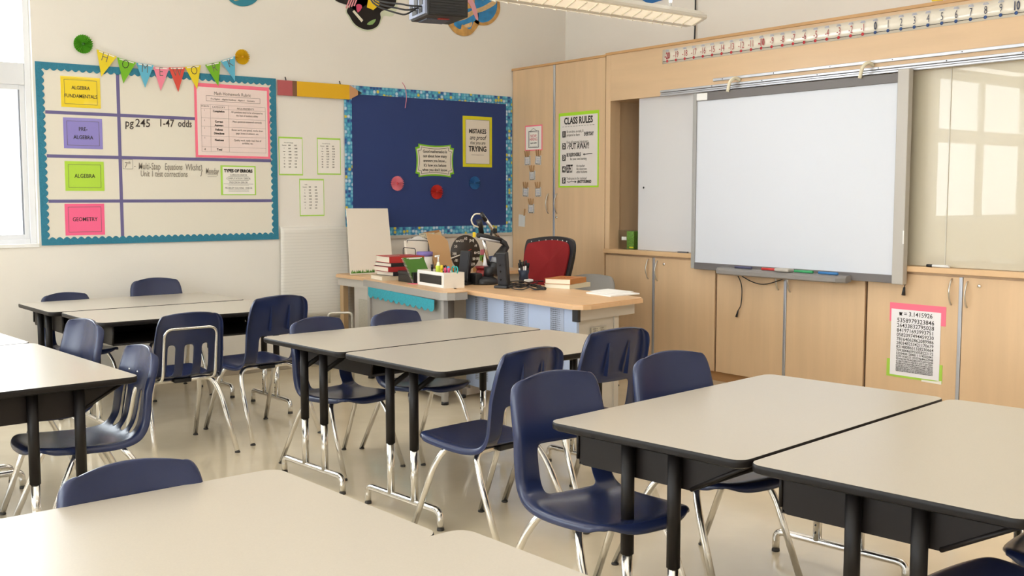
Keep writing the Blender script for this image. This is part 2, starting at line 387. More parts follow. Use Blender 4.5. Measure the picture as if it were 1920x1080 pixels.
# lower cupboards
splits = [7.068, 5.749, 4.362, 2.95, 1.56]; mids = [6.452, 5.062, 3.66, 2.26]
labs = ['low maple cupboard behind the teacher desk, under the grey-white sliding panel', 'low maple cupboard directly under the pen tray of the interactive board',
        'low maple cupboard with the pi digits sheet taped to its door', 'low maple cupboard at the near end of the row']
for i in range(4):
    a, b, m_ = splits[i+1], splits[i], mids[i]
    c = thing('base_cabinet', labs[i], 'cabinet', (XW+.3, (a+b)/2, 0), 'low cupboards under the whiteboards')
    obj('body', BX(XW+.022, XB-.005, a+.004, b-.004, .08, .99), [M_WOOD], c)
    obj('plinth', BX(XW+.04, XB-.005, a, b, 0, .08), M_KICK, c)
    obj('gap_strip', BX(XW+.016, XW+.03, a+.001, a+.010, .08, .99), M_GAP, c)
    d = obj('door', BX(XW, XW+.02, m_+.014, b-.010, .082, .975, bev=.002), M_WOOD, c); handle(m_+.065, .875, d)
    d = obj('door', BX(XW, XW+.02, a+.012, m_-.014, .082, .975, bev=.002), M_WOOD, c); handle(m_-.045, .865, d)
    if i != 1: lock(m_-.125, .925, d)
    obj('edge_strip', BX(XW-.006, XW+.02, m_-.012, m_+.012, .082, .975, bev=.003), M_ALU, c)
# whiteboards in the recess
M_WB = mat('whiteboard_grey', 'D8D6D6', .16, spec=.5, coat=.3); M_WB2 = mat('whiteboard_cream', 'CEC4AC', .3, spec=.5, coat=1.0, bump=.004, bscale=6)
wb = thing('whiteboard', 'pale grey sliding whiteboard panel between the niche and the interactive board', 'whiteboard', (XW+.06, 6.0, 1.03))
obj('panel', BX(XW+.045, XW+.065, 5.35, 6.695, 1.032, 2.345, bev=.001), M_WB, wb)
obj('finger_hole', LT([(0, 0), (.009, 0), (.009, .003), (0, .003)], 12, M=TM(XW+.046, 6.63, 1.575) @ RM(-90, 'Y')), M_BLACK, wb)
wb = thing('whiteboard', 'cream glossy whiteboard to the right of the interactive board', 'whiteboard', (XW+.06, 3.3, 1.03))
obj('panel', BX(XW+.045, XW+.065, 1.6, 5.34, 1.032, 2.345, bev=.001), M_WB2, wb)
obj('seam_strip', BX(XW+.040, XW+.046, 3.80, 3.806, 1.032, 2.345), mat('seam_cream', 'CFC9BA', .3), wb)
wb = thing('board_rail', 'double aluminium sliding rail above the interactive board', 'rail')
wb.location = (XW, 4, 2.35); ORG[wb.name] = Vector(wb.location)
bm = BX(XW-.03, XW+.002, YE, 6.374, 2.335, 2.350, bev=.003); box(bm, XW-.022, XW+.002, YE, 6.374, 2.352, 2.364, bev=.002); box(bm, XW-.03, XW+.002, YE, 6.374, 2.366, 2.384, bev=.003)
obj('lower_track', bm, M_ALU, wb)
bm = BX(XW-.02, XW+.002, YE, 5.80, 2.412, 2.434, bev=.003); obj('upper_track', bm, M_ALU, wb)
bm = bmesh.new()
for k in range(12):
    y = 5.7-k*.5; lathe(bm, [(0, 0), (.004, 0), (.003, .003), (0, .003)], 8, M=TM(XW-.02, y, 2.423) @ RM(-90, 'Y')); lathe(bm, [(0, 0), (.004, 0), (.003, .003), (0, .003)], 8, M=TM(XW-.03, y+.1, 2.375) @ RM(-90, 'Y'))
obj('screw', bm, M_DARK, wb)
# interactive board
ib = thing('interactive_board', 'large white interactive board with grey frame and pen tray', 'interactive board', (XW-.06, 5.0, .9))
y0, y1, z0, z1 = 4.03, 5.955, .91, 2.325
bx0, bx1 = XW-.075, XW-.035
M_IBG = mat('board_frame_grey', 'A5A3A0', .4, .1); M_IBD = mat('board_frame_dark', '6F6A69', .45); M_IBW = mat('board_surface', 'D8DBE2', .33, spec=.4)
obj('surface', BX(bx0+.012, bx1, y0+.05, y1-.02, z0+.05, z1-.05), M_IBW, ib)
obj('side_frame', BX(bx0-.004, bx1+.002, y1-.035, y1, z0+.005, z1-.0, bev=.004), M_IBG, ib)
obj('side_frame', BX(bx0-.01, bx1+.002, y0, y0+.085, z0-.005, z1+.02, bev=.005), mat('board_frame_light', 'B7B1A8', .4, .1), ib)
obj('top_rail', BX(bx0, bx1, y0+.085, y1-.035, z1-.065, z1-.002, bev=.003), M_IBD, ib)
obj('bottom_rail', BX(bx0, bx1, y0+.085, y1-.035, z0, z0+.055, bev=.003), M_IBD, ib)
obj('corner_cap', BX(bx0-.004, bx1, y1-.15, y1-.036, z1-.062, z1-.004, bev=.006), M_WHITE, ib)
obj('status_light', BX(bx0-.013, bx0-.008, y0+.0, y0+.008, z0+.27, z0+.36), M_WHITE, ib)
tray = bmesh.new(); ya, yb = 4.44, 5.63
pr_ = [(0, .0), (-.10, -.005), (-.125, -.02), (-.125, -.045), (-.10, -.055), (0, -.045)]
R = []
for (yy, s) in ((yb, .55), (yb-.05, .95), (yb-.12, 1), (ya+.12, 1), (ya+.05, .95), (ya, .55)):
    R.append([tray.verts.new((bx0+.005+p*s, yy, z0+.035+q)) for p, q in pr_])
for a, b in zip(R, R[1:]):
    for k in range(6): tray.faces.new((a[k], a[(k+1) % 6], b[(k+1) % 6], b[k]))
tray.faces.new(R[0]); tray.faces.new(R[-1][::-1])
obj('pen_tray', tray, mat('tray_grey', '8A8581', .45), ib)
for k, (yy, c, l) in enumerate(((5.35, '4A4A6A', 'dark blue'), (5.09, 'D23B36', 'red'), (4.79, '3FA66A', 'green'), (4.58, '3C7FBF', 'blue'))):
    p = tag(obj('tray_pen', TB([(bx0-.07, yy+.08, z0+.045), (bx0-.07, yy-.08, z0+.045)], .010, 8), mat('pen_'+l.replace(' ', '_'), c, .4), None, loc=(bx0-.07, yy, z0+.035)), l+' pen lying in the tray of the interactive board', 'pen', 'pens in the board tray')
er = single('board_eraser', BX(bx0-.11, bx0-.03, 4.90, 5.03, z0+.034, z0+.06, bev=.012, seg=3), mat('eraser_grey', 'B9B3AA', .5), 'oval grey eraser in the middle of the pen tray', 'eraser')
for yy, lab in ((5.565, 'left cream plastic hook clamped over the rail above the interactive board'), (4.385, 'right cream plastic hook clamped over the rail above the interactive board')):
    single('hook', TB(catmull([(XW-.005, yy-.03, 2.40), (XW-.05, yy-.02, 2.415), (XW-.085, yy, 2.385), (XW-.09, yy+.02, 2.31)], 6), .013, 10), mat('cream_plastic', 'E8DFC4', .45), lab, 'hook', 'cream hooks over the rail', loc=(XW-.01, yy, 2.40))
# cables under the board
bm = TB(catmull([(XW-.08, 5.47, .905), (XW-.03, 5.46, .80), (XW-.02, 5.47, .66), (XW-.02, 5.50, .60)], 8), .004, 6); tube(bm, [(XW-.02, 5.50, .60), (XW-.02, 5.515, .55)], .010, 8, taper=(.5, 1))
tube(bm, catmull([(XW-.08, 5.47, .905), (XW-.04, 5.35, .84), (XW-.04, 5.22, .83), (XW-.04, 5.05, .88), (XW-.05, 5.0, .905)], 8), .004, 6)
single('tray_cable', bm, M_BLACK, 'thin black cable dangling under the left end of the pen tray', 'cable')
bm = TB([(XW-.03, 4.045, .905), (XW-.03, 4.05, .88)], .003, 6); tube(bm, [(XW-.03, 4.05, .885), (XW-.03, 4.055, .83)], .014, 8, taper=(.5, 1))
single('plug', bm, M_BLACK, 'short black plug hanging below the right corner of the interactive board', 'plug')
# marker on ledge, small stops, cable in niche, black cable above
mk = thing('marker', 'white whiteboard marker with black cap on the ledge under the cream whiteboard', 'marker', (XW-.015, 3.83, 1.03))
obj('barrel', TB([(XW-.012, 3.74, 1.040), (XW-.012, 3.86, 1.040)], .009, 8), M_WHITE, mk); obj('cap', TB([(XW-.012, 3.86, 1.040), (XW-.012, 3.90, 1.040)], .010, 8), M_BLACK, mk)
bm = BX(XW-.02, XW, 6.05, 6.16, 1.03, 1.042, bev=.002); single('magnet_strip', bm, M_IBD, 'small dark stop on the ledge left of the interactive board', 'magnet')
single('niche_cable', TB(catmull([(XW+.3, 6.93, 2.33), (XW+.31, 6.91, 1.9), (XW+.3, 6.93, 1.5), (XW+.28, 6.90, 1.25), (XW+.25, 6.86, 1.05)], 8), .009, 6), M_BLACK, 'black cable running down inside the dark niche', 'cable')
bk = thing('organizer', 'small clear organiser with green sleeve standing in the niche', 'organiser', (XW+.14, 6.86, 1.03))
bm = bmesh.new(); Mb = TM(XW+.13, 6.86, 1.03)
for (x0, x1, y0_, y1_) in ((-.07, -.066, -.11, .1), (.066, .07, -.11, .1), (-.07, .07, -.11, -.106), (-.07, .07, .096, .1)): box(bm, x0, x1, y0_, y1_, 0, .17, M=Mb)
box(bm, -.07, .07, -.11, .1, 0, .004, M=Mb)
m_clear = glass_mat(); m_clear.name = 'clear_plastic'
obj('tray', bm, m_clear, bk)
obj('sleeve', BX(-.06, .055, -.09, .0, .004, .16, M=Mb), mat('green_mesh', '6E9A3A', .5, var=.5, vscale=120), bk)
obj('tag', BX(-.066, -.061, .0, .06, .08, .11, M=Mb), M_PAPER, bk)
obj('clip', BX(-.068, -.062, -.09, -.04, .012, .024, M=Mb), mat('yellow_clip', 'E8DC30', .5), bk)
p = atx(1300, 75, XB-.03)
single('wall_cable', TB(catmull([(XB-.02, p.y, ZC-.02), (XB-.02, p.y-.01, 3.2), (XB-.02, p.y, 2.77)], 6), .007, 6), M_BLACK, 'black cable running up the wall above the maple header', 'cable')
# number line
nl = thing('number_line', 'laminated number line from minus 20 to 10 along the maple header', 'number line', (XW-.003, 4.8, 2.6))
y20, y10 = 6.311, 3.361; dy = (y20-y10)/30
YEND = y10-dy*2.5
M_LAM = mat('laminated_paper', 'E8DFCE', .15, spec=.6, coat=1.0, bump=.10, bscale=4.5)
bm = bmesh.new(); N = 60; ya = y20+.06
grid = []
for i in range(N+1):
    y = ya+(YEND-ya)*i/N; ww_ = .0022*math.sin(i*1.7)*math.sin(i*.61); grid.append([bm.verts.new((XW-.006-ww_ if j == 1 else XW-.005, y, z)) for j, z in enumerate((2.603, 2.66, 2.722))])
for i in range(N):
    for j in range(2): bm.faces.new((grid[i][j], grid[i+1][j], grid[i+1][j+1], grid[i][j+1]))
o = obj('strip', bm, M_LAM, nl, smooth=True); md = o.modifiers.new('s', 'SOLIDIFY'); md.thickness = .0015; md.offset = 0
D_ = .0125
M_NR, M_NB, M_DR, M_DB = mat('numeral_red', 'A8323A', .5), mat('numeral_blue', '3B3F55', .5), mat('dot_red', 'C8323A', .5), mat('dot_blue', '2F4F86', .5)
for k in range(-20, 13):
    a = -(y20-(k+20)*dy)
    obj('numeral', lines([(str(k), a, 2.664, .074, dict(xs=.60, bold=.0022 if k % 10 == 0 else -.0004))], F_CAB, D_), M_NR if k < 0 else M_NB, nl)
    obj('dot', LT([(0, 0), (.0115, 0), (.0115, .001), (0, .001)], 12, M=F_CAB @ TM(a, 2.622, D_)), M_DR if k < 0 else M_DB, nl)
obj('axis_line', rules(bmesh.new(), [(-ya+.01, 2.622, -YEND, 2.622)], .0035, F_CAB, D_-.0008), M_INK, nl)
bm = bmesh.new()
for k in range(-20, 13):
    a = -(y20-(k+20)*dy); rules(bm, [(a-.02, 2.703, a+.02, 2.703), (a-.015, 2.710, a+.015, 2.710)], .0035, F_CAB, D_)
obj('small_print', bm, mat('print_blue', '9DA6C4', .6), nl)
# ================================================================ WALL DISPLAYS
def bp(u, v):
    p = aty(u, v, YW); return (p.x, p.z)
def cp(u, v):
    p = atx(u, v, XW); return (-p.y, p.z)
M_TEAL = mat('teal_border', '2B7C96', .7, var=.12, vscale=60, bump=.3, bscale=90)
M_BOARD = mat('board_cream', 'E6DFCF', .55)
M_VIO = mat('violet_tape', '6A6290', .6)
M_PEN = mat('marker_ink', '3A2F2A', .6); M_PEN2 = mat('faded_marker_ink', '8D8578', .6)
def wall_thing(name, label, cat, a, b, F=F_BACK, group=None):
    p = F @ Vector((a, b, 0)); return thing(name, label, cat, p, group)
# teal framed homework board
t = wall_thing('bulletin_board', 'cream homework board with wavy teal border and violet grid lines', 'bulletin board', 3.03, 1.13)
A0, A1, B0, B1 = 2.070, 3.985, 1.133, 2.492
obj('panel', sheet(bmesh.new(), A0+.01, A1-.01, B0+.01, B1-.01, 0, .012), M_BOARD, t)
def scallop(a0, a1, b0, b1, wdt, pitch, depth):
    """frame border with a wavy inner edge, as one mesh"""
    bm = bmesh.new()
    dd0 = [0]
    def strip(L, P):
        dd0[0] += .0004  # P(s, t) -> (a, b): s along, t inward
        n = max(4, int(L/pitch*8)); prev = None
        for i in range(n+1):
            s = L*i/n; w_ = wdt+depth*abs(math.sin(PI*s/pitch))
            q = [bm.verts.new(F_BACK @ Vector((*P(s, tt), dd))) for tt, dd in ((0, .011), (0, .017-dd0[0]), (w_, .017-dd0[0]), (w_, .011))]
            if prev:
                for k in range(4): bm.faces.new((prev[k], prev[(k+1) % 4], q[(k+1) % 4], q[k]))
            prev = q
    strip(a1-a0, lambda s, t_: (a0+s, b1-t_)); strip(a1-a0, lambda s, t_: (a0+s, b0+t_))
    strip(b1-b0, lambda s, t_: (a0+t_, b0+s)); strip(b1-b0, lambda s, t_: (a1-t_, b0+s))
    return bm
obj('border', scallop(A0, A1, B0, B1, .042, .052, .018), M_TEAL, t)
bm = sheet(bmesh.new(), 2.655, 2.680, 1.19, 2.45, .012, .0135)
for b in (2.125, 1.800, 1.463): sheet(bm, 2.13, 3.93, b-.012, b+.012, .012, .0142)
obj('grid_line', bm, M_VIO, t)
e = [('pg 245', 2.80, 2.062, .085, dict(xs=.80, bold=.0006)), ('1-47', 3.05, 2.060, .085, dict(xs=.80, bold=.0006)), ('odds', 3.20, 2.058, .08, dict(xs=.75, bold=.0006))]
def hw(s, u, v, size, xs=.8, bold=.0004, shear=.1):
    a, b = bp(u, v); return (s, a, b, size, dict(xs=xs, bold=bold, al='LEFT', shear=shear))
obj('handwriting', lines([hw('pg', 233, 231, .085, .85, .0006, .05), hw('245', 252, 231, .088, .92, .0006, .05), hw('1-47', 296, 231, .085, .80, .0006, .05), hw('odds', 332, 232, .08, .74, .0006, .05)], d=.0145), M_PEN, t)
bm = lines([hw('7', 232, 310, .062, .8), hw('th', 239, 305, .032, .7), hw('-', 250, 311, .05), hw('Multi-Step', 258, 312, .076, .56), hw('Equations', 307.5, 313, .074, .50), hw('Wksht.', 346, 314, .076, .60),
            hw('Unit 1 test corrections', 262, 326, .068, .60), hw('Monday', 384, 321, .070, .50), hw('}', 374, 319, .10, .6)], d=.0145)
a, b = bp(229, 299); a2, b2 = bp(248, 317); frame_rules(bm, a, a2, b2, b, .0025, d=.0145)
a, b = bp(388, 331); a2, b2 = bp(405, 331); rules(bm, [(a, b, a2, b), (a, b+.015, a2, b+.015)], .0025, d=.0145)
obj('handwriting', bm, M_PEN2, t, label='fainter grey handwriting')
def card(label, px0, px1, col, words, size, mname):
    a0, b1 = bp(*px0); a1, b0 = bp(*px1)
    c = wall_thing('subject_card', label, 'card', (a0+a1)/2, b0, group='subject cards on the homework board')
    obj('sheet', sheet(bmesh.new(), a0, a1, b0, b1, .0125, .0145), mat(mname, col, .35, coat=.3, bump=.15, bscale=6), c)
    m = .025; obj('rule', frame_rules(bmesh.new(), a0+m, a1-m, b0+m, b1-m, .0025, d=.0155), M_INKG, c)
    n = len(words); obj('lettering', lines([(s, (a0+a1)/2, (b0+b1)/2+((n-1)/2-i)*.062, size, dict(xs=.85, bold=.0004)) for i, s in enumerate(words)], d=.0155), M_INK, c)
card('yellow card reading ALGEBRA FUNDAMENTALS', (112, 142), (188, 204), 'F2D420', ['ALGEBRA', 'FUNDAMENTALS'], .037, 'card_yellow')
card('violet card reading PRE-ALGEBRA', (117, 220), (192, 280), '8E84CB', ['PRE-', 'ALGEBRA'], .04, 'card_violet')
card('lime green card reading ALGEBRA', (120, 302), (195, 358), 'B4DC3E', ['ALGEBRA'], .042, 'card_lime')
card('hot pink card reading GEOMETRY', (120, 382), (196, 440), 'FB6694', ['GEOMETRY'], .042, 'card_pink')
# rubric poster
a0, b1 = bp(362, 155); a1, b0 = bp(505, 298)
t = wall_thing('poster', 'pale pink Math Homework Rubric sheet with hot pink frame on the homework board', 'poster', (a0+a1)/2, b0)
obj('backing', sheet(bmesh.new(), a0, a1, b0, b1, .0175, .0195), M_PINK, t)
obj('sheet', sheet(bmesh.new(), a0+.02, a1-.02, b0+.018, b1-.03, .0195, .021), mat('rubric_paper', 'EFDAD3', .7), t)
W_, H_ = a1-a0, b1-b0; X_ = lambda f: a0+W_*f; Z_ = lambda f: b1-H_*f
D2 = .0218
bm = lines([('Math Homework Rubric', X_(.5), Z_(.13), .038, dict(xs=.85)), ('-Pre-Algebra   -Algebra Readiness   -Algebra I   -Geometry', X_(.5), Z_(.205), .019, dict(xs=.85)),
  ('POINTS', X_(.135), Z_(.31), .019), ('CATEGORY', X_(.31), Z_(.315), .021), ('REQUIREMENTS', X_(.67), Z_(.32), .021),
  ('1', X_(.12), Z_(.365), .02), ('1', X_(.12), Z_(.50), .02), ('1', X_(.12), Z_(.605), .02), ('1', X_(.12), Z_(.735), .02), ('4', X_(.12), Z_(.89), .022, dict(bold=.0008))], d=D2)
obj('lettering', bm, M_INKG, t)
K = dict(bold=.0009, xs=.9)
obj('category_lettering', lines([('Completion', X_(.31), Z_(.37), .023, K), ('Correct', X_(.31), Z_(.51), .023, K), ('Answers', X_(.31), Z_(.56), .023, K), ('Follows', X_(.31), Z_(.62), .023, K), ('Directions', X_(.31), Z_(.67), .023, K), ('Neatness', X_(.31), Z_(.76), .023, K), ('Total', X_(.31), Z_(.89), .023, K)], d=D2), M_INK, t, label='bold category names')
K = dict(xs=.8)
obj('text_block', lines([('All questions need to be attempted to', X_(.69), Z_(.37), .0225, K), ('the best of students ability', X_(.69), Z_(.415), .0225, K), ('Most questions answered correctly', X_(.69), Z_(.50), .0225, K),
  ('Shows work, uses pencil, works down', X_(.69), Z_(.615), .0225, K), ('page, boxes in answers, etc.', X_(.69), Z_(.66), .0225, K), ('Quality work, easily read, free of', X_(.69), Z_(.755), .0225, K), ('scribbles, etc.', X_(.69), Z_(.795), .0225, K)], d=D2), M_INKG, t)
bm = frame_rules(bmesh.new(), X_(.15), X_(.87), Z_(.235), Z_(.165), .0022, d=D2)
frame_rules(bm, X_(.08), X_(.94), Z_(.92), Z_(.285), .0012, d=D2)
rules(bm, [(X_(.08), Z_(f), X_(.94), Z_(f)) for f in (.34, .465, .58, .71, .855)]+[(X_(.2), Z_(.285), X_(.2), Z_(.92)), (X_(.44), Z_(.285), X_(.44), Z_(.92))], .0012, d=D2)
obj('table_rules', bm, M_INKG, t)
# types of errors
a0, b1 = bp(412, 310); a1, b0 = bp(479, 366)
t = wall_thing('poster', 'small Types of Errors sheet on lime backing under the pink rubric', 'poster', (a0+a1)/2, b0)
obj('backing', sheet(bmesh.new(), a0, a1, b0, b1, .013, .0145), M_LIME, t); obj('sheet', sheet(bmesh.new(), a0+.018, a1-.012, b0+.008, b1-.012, .0145, .0155), M_PAPER, t)
ac = (a0+a1)/2; H_ = b1-b0; D2 = .0162
obj('heading', lines([('TYPES OF ERRORS', ac, b1-.045, .034, dict(xs=.9, bold=.0022))], d=D2), M_INK, t)
bm = lines([(s, ac, b1-H_*f, .0215, dict(xs=.9)) for s, f in (('CARELESS ERROR', .32), ('COMPUTATION  ERROR', .44), ('PRECISION ERROR', .57), ('PROBLEM SOLVING  ERROR', .76))], d=D2)
rules(bm, [(ac-.09, b1-H_*f, ac+.09, b1-H_*f) for f in (.38, .50, .66, .82, .87)]+[(ac-.13, b1-H_*.62, ac+.13, b1-H_*.62)], .0022, d=D2)
obj('lettering', bm, M_INKG, t)
# paper fans
def fan(label, u, v, r, col, mname, d0=.014, group='round pleated paper fans', clab=None, dark=None):
    a, b = bp(u, v); t = wall_thing('paper_fan', label, 'paper fan', a, b-r, group=group)
    bm = bmesh.new(); n = 26; c0 = bm.verts.new((0, 0, .018)); ring = []; mid = []
    for k in range(n*2):
        an = PI*k/n; h = .026 if k % 2 else .001; rr = r*(1.0 if k % 2 else .93)
        ring.append(bm.verts.new((rr*math.cos(an), rr*math.sin(an), h))); mid.append(bm.verts.new((r*.2*math.cos(an), r*.2*math.sin(an), .014 if k % 2 else .009)))
    for k in range(n*2):
        j = (k+1) % (n*2); bm.faces.new((mid[k], ring[k], ring[j], mid[j])); bm.faces.new((c0, mid[k], mid[j]))
    bk_ = bm.verts.new((0, 0, 0))
    for k in range(n*2): bm.faces.new((bk_, ring[(k+1) % (n*2)], ring[k]))
    bmesh.ops.transform(bm, matrix=F_BACK @ TM(a, b, d0), verts=bm.verts[:])
    obj('pleats', bm, mat(mname, col, .7), t)
    obj('center_disc', LT([(0, 0), (r*.16, 0), (r*.15, .003), (0, .004)], 20, M=F_BACK @ TM(a, b, d0+.0165)), mat(mname+'_center', dark or col, .7), t)
fan('green pleated paper fan at the upper left of the homework board', 155, 83, .072, '5DAE22', 'fan_green', 0.0, dark='2F6A1C')
fan('yellow pleated paper fan at the right end of the pennant string', 453, 107, .064, 'EDC31A', 'fan_yellow', 0.0, dark='D69B12')
fan('pink pleated rosette on the navy board, leftmost of three', 742, 344, .069, 'F2909C', 'fan_pink', .014, dark='E4525E')
fan('red pleated rosette on the navy board under the framed quote', 816, 360, .070, 'D2372E', 'fan_red', .014, dark='A8201E')
fan('blue pleated rosette on the navy board under the yellow-edged poster', 887, 343, .064, '3A74AE', 'fan_blue', .014, dark='3369A6')
# pennants HOMEWORK
pn_ = [('H', 'yellow', 'E8CF22', (179, 93), (217, 107), (188, 144)), ('O', 'green', '74B51C', (217, 108), (253, 118), (229, 157)), ('M', 'sky blue', '5FB3CF', (253, 118), (286, 123), (270, 165)),
       ('E', 'pink', 'F0879C', (285, 126), (315, 128), (299, 171)), ('W', 'red', 'DD4F40', (314, 127), (345, 127), (332, 173)), ('O', 'yellow', 'E8CF22', (344, 126), (374, 123), (367, 168)),
       ('R', 'green', '74B51C', (382, 122), (411, 116), (407, 162)), ('K', 'sky blue', '5FB3CF', (411, 115), (438, 106), (438, 153))]
ordn = {'O0': 'first'}
plabs = ['yellow pennant with letter H, leftmost on the string', 'green pennant with letter O near the left end of the string', 'sky blue pennant with letter M between green and pink pennants', 'pink pennant with letter E on the string',
         'red pennant with letter W on the string', 'yellow pennant with letter O over the corner of the pink rubric', 'green pennant with letter R above the pink rubric', 'sky blue pennant with letter K beside the yellow fan']
for k, (ch_, cn, col, p0, p1, p2) in enumerate(pn_):
    q0, q1, q2 = bp(*p0), bp(*p1), bp(*p2)
    t = wall_thing('pennant', plabs[k], 'pennant', q2[0], q2[1], group='letter pennants on a string')
    quad_ = [q0, q2, q1]; dd = .026+.002*(k % 2)
    obj('flag', quad(bmesh.new(), quad_, dd, dd+.0012), mat('pennant_'+cn.replace(' ', '_'), col, .65), t)
    ax_, az_ = (q0[0]+q1[0]+q2[0])/3, (q0[1]+q1[1]+q2[1])/3+.012; rot = math.atan2(q1[1]-q0[1], q1[0]-q0[0])
    obj('letter', lines([(ch_, ax_, az_+.012, .10, dict(xs=.75, bold=-.0015, rot=rot))], d=dd+.002), M_INKG if ch_ != 'O' else M_INK, t)
    v = (q1[0]-q0[0], q1[1]-q0[1]); ins = .12
    obj('clear_tape', rules(bmesh.new(), [(q0[0]+v[0]*ins, q0[1]+v[1]*ins-.008, q1[0]-v[0]*ins, q1[1]-v[1]*ins-.008)], .009, d=dd+.0018), M_PAPER, t)
pts = [F_BACK @ Vector((*bp(*p), .025)) for p in ((176, 90), (217, 106), (253, 117), (286, 123), (315, 126), (345, 125), (378, 121), (411, 114), (440, 105))]
single('bunting_string', TB(catmull(pts, 4), .0015, 5), M_PAPER, 'thin white string carrying the letter pennants over the homework board', 'string')
# pencil cutout
t = wall_thing('pencil_cutout', 'long flat cardboard pencil, yellow with pink eraser, hung between the boards', 'wall decoration', 4.38, 2.35)
P = [bp(518, 148), bp(668, 164)]
La, Lb = 3.997, 4.812; bt, bb = 2.482, 2.355
def seg(f0, f1): return [(La+(Lb-La)*f0, bb), (La+(Lb-La)*f1, bb), (La+(Lb-La)*f1, bt), (La+(Lb-La)*f0, bt)]
obj('eraser', quad(bmesh.new(), seg(0, .165), .018, .03), mat('eraser_pink', 'B55A5C', .7), t)
obj('ferrule', quad(bmesh.new(), seg(.165, .215), .018, .031), mat('ferrule_brown', '7B5538', .7), t)
obj('barrel', quad(bmesh.new(), seg(.215, .84), .018, .03), mat('pencil_yellow', 'E2AE10', .6), t)
xa, xb, xc = La+(Lb-La)*.84, La+(Lb-La)*.945, Lb; mz = (bt+bb)/2
obj('wood_tip', quad(bmesh.new(), [(xa, bb), (xb, mz-.02), (xb, mz+.02), (xa, bt)], .018, .03), mat('pencil_wood', 'C89468', .7), t)
obj('lead', quad(bmesh.new(), [(xb, mz-.02), (xc, mz), (xb, mz+.02)], .018, .031), M_BLACK, t)
bm = bmesh.new()
for x in (La+.08, La+.60): tube(bm, [(x, YW-.024, bt-.01), (x-.004, YW-.012, bt+.03)], .005, 6)
obj('hook', bm, M_BLACK, t)
# navy board
t = wall_thing('bulletin_board', 'navy blue bulletin board with dotted turquoise and yellow border', 'bulletin board', 5.57, 1.13)
A0, A1, B0, B1 = 4.636, 6.515, 1.140, 2.482
obj('panel', sheet(bmesh.new(), A0+.02, A1-.02, B0+.02, B1-.02, 0, .012), mat('navy_paper', '2B3D73', .85, var=.03, vscale=3), t)
def dot_mat():
    m = bpy.data.materials.new('dotted_border'); m.use_nodes = True; nt = m.node_tree; b = nt.nodes['Principled BSDF']; b.inputs['Roughness'].default_value = .7
    tc = nt.nodes.new('ShaderNodeTexCoord'); vo = nt.nodes.new('ShaderNodeTexVoronoi'); vo.voronoi_dimensions = '2D'; vo.inputs['Scale'].default_value = 30; vo.inputs['Randomness'].default_value = .45
    sx = nt.nodes.new('ShaderNodeSeparateXYZ'); cx_ = nt.nodes.new('ShaderNodeCombineXYZ')
    mp = nt.nodes.new('ShaderNodeMapping'); mp.inputs['Scale'].default_value = (1, 0, 1)
    r = nt.nodes.new('ShaderNodeValToRGB'); e = r.color_ramp; e.interpolation = 'CONSTANT'; e.elements[0].position = 0; e.elements[0].color = (1, 1, 1, 1); e.elements[1].position = .30; e.elements[1].color = (0, 0, 0, 1)
    for p_, cc in ((.36, 1), (.46, 0)):
        q = e.elements.new(p_); q.color = (cc, cc, cc, 1)
    r2 = nt.nodes.new('ShaderNodeValToRGB'); e2 = r2.color_ramp; e2.interpolation = 'CONSTANT'; e2.elements[0].color = (*lin('7CC4D8'), 1); e2.elements[1].position = .3; e2.elements[1].color = (*lin('2F4C8C'), 1)
    for p_, cc in ((.48, 'C9DDE8'), (.66, 'DCCB2E'), (.76, '57B0C4')):
        q = e2.elements.new(p_); q.color = (*lin(cc), 1)
    sp = nt.nodes.new('ShaderNodeSeparateColor'); mx = nt.nodes.new('ShaderNodeMix'); mx.data_type = 'RGBA'; mx.inputs[6].default_value = (*lin('3A86B4'), 1)
    L = nt.links.new; L(tc.outputs['Object'], mp.inputs[0]); L(mp.outputs[0], sx.inputs[0]); L(sx.outputs[0], cx_.inputs[0]); L(sx.outputs[2], cx_.inputs[1]); L(cx_.outputs[0], vo.inputs['Vector']); L(vo.outputs['Distance'], r.inputs[0]); L(vo.outputs['Color'], sp.inputs[0]); L(sp.outputs[0], r2.inputs[0])
    L(r.outputs[0], mx.inputs[0]); L(r2.outputs[0], mx.inputs[7]); L(mx.outputs[2], b.inputs['Base Color'])
    return m
M_DOT = dot_mat(); bw = .075
bm = sheet(bmesh.new(), A0, A1, B1-bw, B1, .012, .0145); sheet(bm, A0, A1, B0, B0+bw, .012, .0145); sheet(bm, A0, A0+bw, B0+bw, B1-bw, .012, .0145); sheet(bm, A1-bw, A1, B0+bw, B1-bw, .012, .0145)
obj('border', bm, M_DOT, t)
obj('tray_edge', sheet(bmesh.new(), A0, A1, B0-.03, B0, 0, .02), M_GREYL, t)
single('ribbon', TB([F_BACK @ Vector((*p, .02)) for p in catmull([(5.235, 2.54, 0), (5.265, 2.50, 0), (5.28, 2.41, 0), (5.265, 2.31, 0)], 5) for p in [(p.x, p.y)]], .007, 6, flat=.3), mat('ribbon_pink', 'D8869A', .6), 'thin pink ribbon hanging over the top border of the navy board', 'ribbon')
